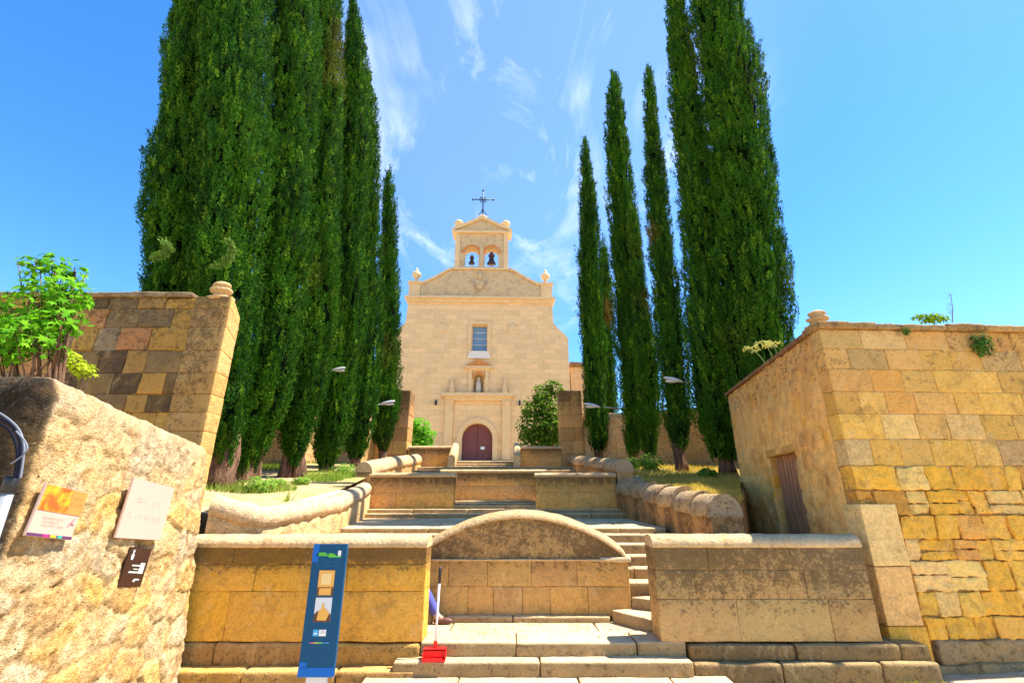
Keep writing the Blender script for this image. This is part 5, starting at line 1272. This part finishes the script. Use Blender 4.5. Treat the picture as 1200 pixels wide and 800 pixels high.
# upper photograph: a portal, lower photograph: a tower on a hill
zp_ = zt_ - .36
tb('upper_photo', [(.0, zp_, .165, .235)], plain('dark_photo_print', (.10, .05, .02), .5)); M_OR = plain('orange_photo_print', (.75, .40, .08), .5)
tb('upper_photo', [(0, zp_ + .035, .16, .16), (0, zp_ - .075, .12, .07)], M_OR, -.028); tb('upper_photo', [(0, zp_ + .035, .10, .10)], plain('cream_photo_print', (.78, .58, .25), .5), -.029); tb('upper_photo', [(0, zp_ - .042, .16, .012)], plain('brown_photo_print', (.35, .13, .03), .5), -.029)
zq = zt_ - .60
tb('lower_photo', [(.0, zq, .165, .215)], plain('pale_sky_print', (.62, .66, .68), .5))
def poly(name, pts, mat, y, parent=e):
    bm = bmesh.new(); f = bm.faces.new([bm.verts.new((x, y, z)) for x, z in pts]); r = bmesh.ops.extrude_face_region(bm, geom=[f]); bmesh.ops.translate(bm, vec=(0, .003, 0), verts=[v for v in r['geom'] if isinstance(v, bmesh.types.BMVert)]); bmesh.ops.recalc_face_normals(bm, faces=bm.faces); return bobj(name, bm, mat, parent)
poly('lower_photo', [(-.082, zq - .107), (.082, zq - .107), (.082, zq - .04), (.05, zq - .02), (-.05, zq - .01), (-.082, zq - .04)], plain('dark_hill_print', (.10, .04, .02), .5), -.0295)
poly('lower_photo', [(-.05, zq - .09), (.04, zq - .095), (.07, zq - .03), (.03, zq + .01), (.012, zq + .015), (.008, zq + .06), (-.008, zq + .06), (-.014, zq + .015), (-.04, zq - .01)], M_OR, -.031)
zl = zb_ + .37
tb('logo', [(-.045, zl, .05, .055)], plain('light_blue_logo', (.05, .42, .80), .5)); tb('logo', [(.022, zl, .07, .055)], M_WHT); tb('logo', [(.022, zl, .05, .012), (.022, zl + .016, .03, .01)], plain('pale_print', (.55, .6, .62), .5), -.0285)
tb('logo', [(-.045, zl - .005, .03, .012)], M_WHT, -.0285)
for dx, c in ((-.075, (.55, .12, .25)), (-.035, (.65, .5, .05)), (.005, (.25, .55, .05)), (.045, (.03, .35, .5)), (.075, (.05, .3, .6))): tb('colour_line', [(dx, zl - .085, .04, .01)], plain('line_print', c, .5))
tag(e, 'tall blue information totem with two small photographs before the left parapet wall', 'information sign')

# ------------------------------------------------------------------ long-handled dustpan
pb = at(509, 775, 5.90); e = empty('dustpan', (pb.x, 5.88, .165), rad(4))
M_REDP = plain('red_plastic', (.72, .015, .012), .35, spec=.3); w = .25
bm = bmesh.new(); bbox(bm, (0, 0, .008), (w, .19, .012), bevel=.004); bbox(bm, (0, .088, .05), (w, .014, .07), bevel=.005)
bbox(bm, (-w / 2 + .007, .01, .036), (.014, .17, .066), bevel=.005); bbox(bm, (w / 2 - .007, .01, .036), (.014, .17, .066), bevel=.005); bbox(bm, (0, .045, .094), (w, .095, .01), bevel=.004); bbox(bm, (0, 0.0, .05), (w * .98, .01, .06), bevel=.003)
tube(bm, [(0, .06, .09), (.002, .06, .16)], .022, 10)
bobj('pan', bm, M_REDP, e)
ht = at(511, 683, 5.95).z - .165; hp = at(512, 664, 5.95).z - .165
bm = bmesh.new(); tube(bm, [(0, .06, .12), (.012, .085, ht)], .013, 10); bobj('handle', bm, plain('white_handle', (.72, .72, .74), .3), e, True)
bm = bmesh.new(); tube(bm, [(.012, .085, ht), (.014, .088, hp - .02), (.014, .088, hp)], [.017, .019, .012], 10); bobj('grip', bm, plain('black_grip', (.02, .02, .025), .5), e, True)
tag(e, 'red long-handled dustpan standing on the entrance step beside the left parapet', 'dustpan')

# ------------------------------------------------------------------ person sitting on the corner step, mostly behind the left parapet
def skin_mesh(name, verts, edges, radii, mat, parent, sub=2, root=0):
    me = bpy.data.meshes.new(name); me.from_pydata(verts, edges, []); o = bpy.data.objects.new(name, me); COL.objects.link(o)
    md = o.modifiers.new('s', 'SKIN'); md.use_smooth_shade = True; sb = o.modifiers.new('u', 'SUBSURF'); sb.levels = sub; sb.render_levels = sub
    for i, r in enumerate(radii): v = me.skin_vertices[0].data[i]; v.radius = (r, r) if not isinstance(r, tuple) else r; v.use_root = (i == root)
    dg = bpy.context.evaluated_depsgraph_get(); me2 = bpy.data.meshes.new_from_object(o.evaluated_get(dg)); bpy.data.objects.remove(o)
    me2.name = name; me2.materials.clear(); me2.materials.append(mat); me2.polygons.foreach_set('use_smooth', [True] * len(me2.polygons))
    r_ = bpy.data.objects.new(name, me2); COL.objects.link(r_); r_.parent = parent; return r_
M_SKIN = plain('skin', (.46, .25, .16), .55); M_JEAN = plain('violet_blue_trousers', (.07, .075, .30), .8, bump=.3, bscale=60, var=.2); M_NAVY = plain('navy_jumper', (.015, .02, .05), .85, bump=.3); M_HAIR = plain('dark_hair', (.03, .018, .012), .6); M_SHOE = plain('brown_leather_shoe', (.12, .045, .025), .5)
e = empty('person', (-1.62, 6.78, .44))
V = [(0, 0, .14), (0, .02, .34), (.02, .0, .54), (.03, -.02, .64), (.05, -.05, .76),           # pelvis, waist, chest, neck, head
     (-.02, .16, .56), (.05, .24, .36), (.22, .17, .24), (.30, .14, .22),                      # left arm to hand
     (.06, -.16, .56), (.12, -.22, .36), (.28, -.12, .25), (.35, -.09, .23),                   # right arm
     (.04, .09, .12), (.42, .13, .30), (.66, .05, -.06), (.74, .03, -.09),                      # left leg
     (.04, -.09, .12), (.38, -.16, .22), (.30, -.30, -.04), (.40, -.31, -.10)]                 # right leg
E = [(0, 1), (1, 2), (2, 3), (3, 4), (2, 5), (5, 6), (6, 7), (7, 8), (2, 9), (9, 10), (10, 11), (11, 12), (0, 13), (13, 14), (14, 15), (15, 16), (0, 17), (17, 18), (18, 19), (19, 20)]
Rr = [.14, .125, .135, .055, .09, .06, .045, .032, .034, .06, .045, .032, .034, .10, .07, .045, .035, .10, .07, .045, .035]
skin_mesh('body', V, E, Rr, M_SKIN, e)
skin_mesh('jumper', [V[0], V[1], V[2], V[5], V[6], V[7], V[9], V[10], V[11]], [(0, 1), (1, 2), (2, 3), (3, 4), (4, 5), (2, 6), (6, 7), (7, 8)], [.155, .145, .155, .075, .058, .045, .075, .058, .045], M_NAVY, e)
skin_mesh('trousers', [V[0], V[13], V[14], V[15], V[17], V[18], V[19]], [(0, 1), (1, 2), (2, 3), (0, 4), (4, 5), (5, 6)], [.155, .115, .085, .062, .115, .085, .062], M_JEAN, e)
for (ax_, ay_, az_, an_) in ((.70, .04, -.105, -.1), (.36, -.32, -.105, 0)):
    bm = bmesh.new(); bmesh.ops.create_uvsphere(bm, u_segments=14, v_segments=8, radius=1); bmesh.ops.scale(bm, vec=(.13, .045, .042), verts=bm.verts)
    for v in bm.verts:
        if v.co.z < -.012: v.co.z = -.026
    bmesh.ops.rotate(bm, cent=(0, 0, 0), matrix=Matrix.Rotation(an_, 3, 'Z'), verts=bm.verts); bmesh.ops.translate(bm, vec=(ax_ + .04, ay_, az_ + .0), verts=bm.verts); bobj('shoe', bm, M_SHOE, e, True)
bm = bmesh.new(); bmesh.ops.create_uvsphere(bm, u_segments=14, v_segments=10, radius=1); bmesh.ops.scale(bm, vec=(.105, .10, .115), verts=bm.verts); bmesh.ops.translate(bm, vec=(.03, -.04, .80), verts=bm.verts); bobj('hair', bm, M_HAIR, e, True)
for s_ in ((8, 7), (12, 11)):
    h0 = Vector(V[s_[0]]); dr_ = (h0 - Vector(V[s_[1]])).normalized(); sd_ = dr_.cross(Vector((0, 0, 1))).normalized(); bm = bmesh.new()
    for k in range(4): b0 = h0 + dr_ * .03 + sd_ * (.022 * (k - 1.5)); tube(bm, [b0, b0 + dr_ * .035 - Vector((0, 0, .012)), b0 + dr_ * .06 - Vector((0, 0, .035))], [.009, .008, .006], 6)
    b0 = h0 + sd_ * .03; tube(bm, [b0, b0 + sd_ * .025 + dr_ * .015, b0 + sd_ * .03 + dr_ * .04 - Vector((0, 0, .01))], [.010, .009, .007], 6)
    bobj('fingers', bm, M_SKIN, e, True)
tag(e, 'person in violet-blue trousers and brown shoes sitting mostly hidden behind the left parapet wall', 'person')

# loose leaves and grit on the ground along the foot of the steps
rng = np.random.default_rng(3); mb = MB(); n = 260
C = np.stack([-4 + 11 * rng.random(n), 5.35 - 1.2 * rng.random(n) ** 2, np.full(n, GZ + .012)], 1); C[:, 2] += np.clip((C[:, 0] - 2.5) / 5, 0, 1) * .10
nr = np.tile([0, 0, 1.], (n, 1)) + rng.normal(size=(n, 3)) * .15; nr /= np.linalg.norm(nr, axis=1, keepdims=True)
C[170:] = np.stack([-1 + 2.4 * rng.random(n - 170), 6.1 + .75 * rng.random(n - 170) ** .5, np.full(n - 170, .312)], 1)
leaves(mb, C, nr, .015 + .02 * rng.random(n), np.tile([.25, .16, .07], (n, 1)) * (.6 + .8 * rng.random((n, 1))), rng, 3)
tag(mb.build('fallen_leaves', M_BRD, smooth=False), 'dry leaf litter scattered on the street before the steps', 'leaf litter', kind='stuff')
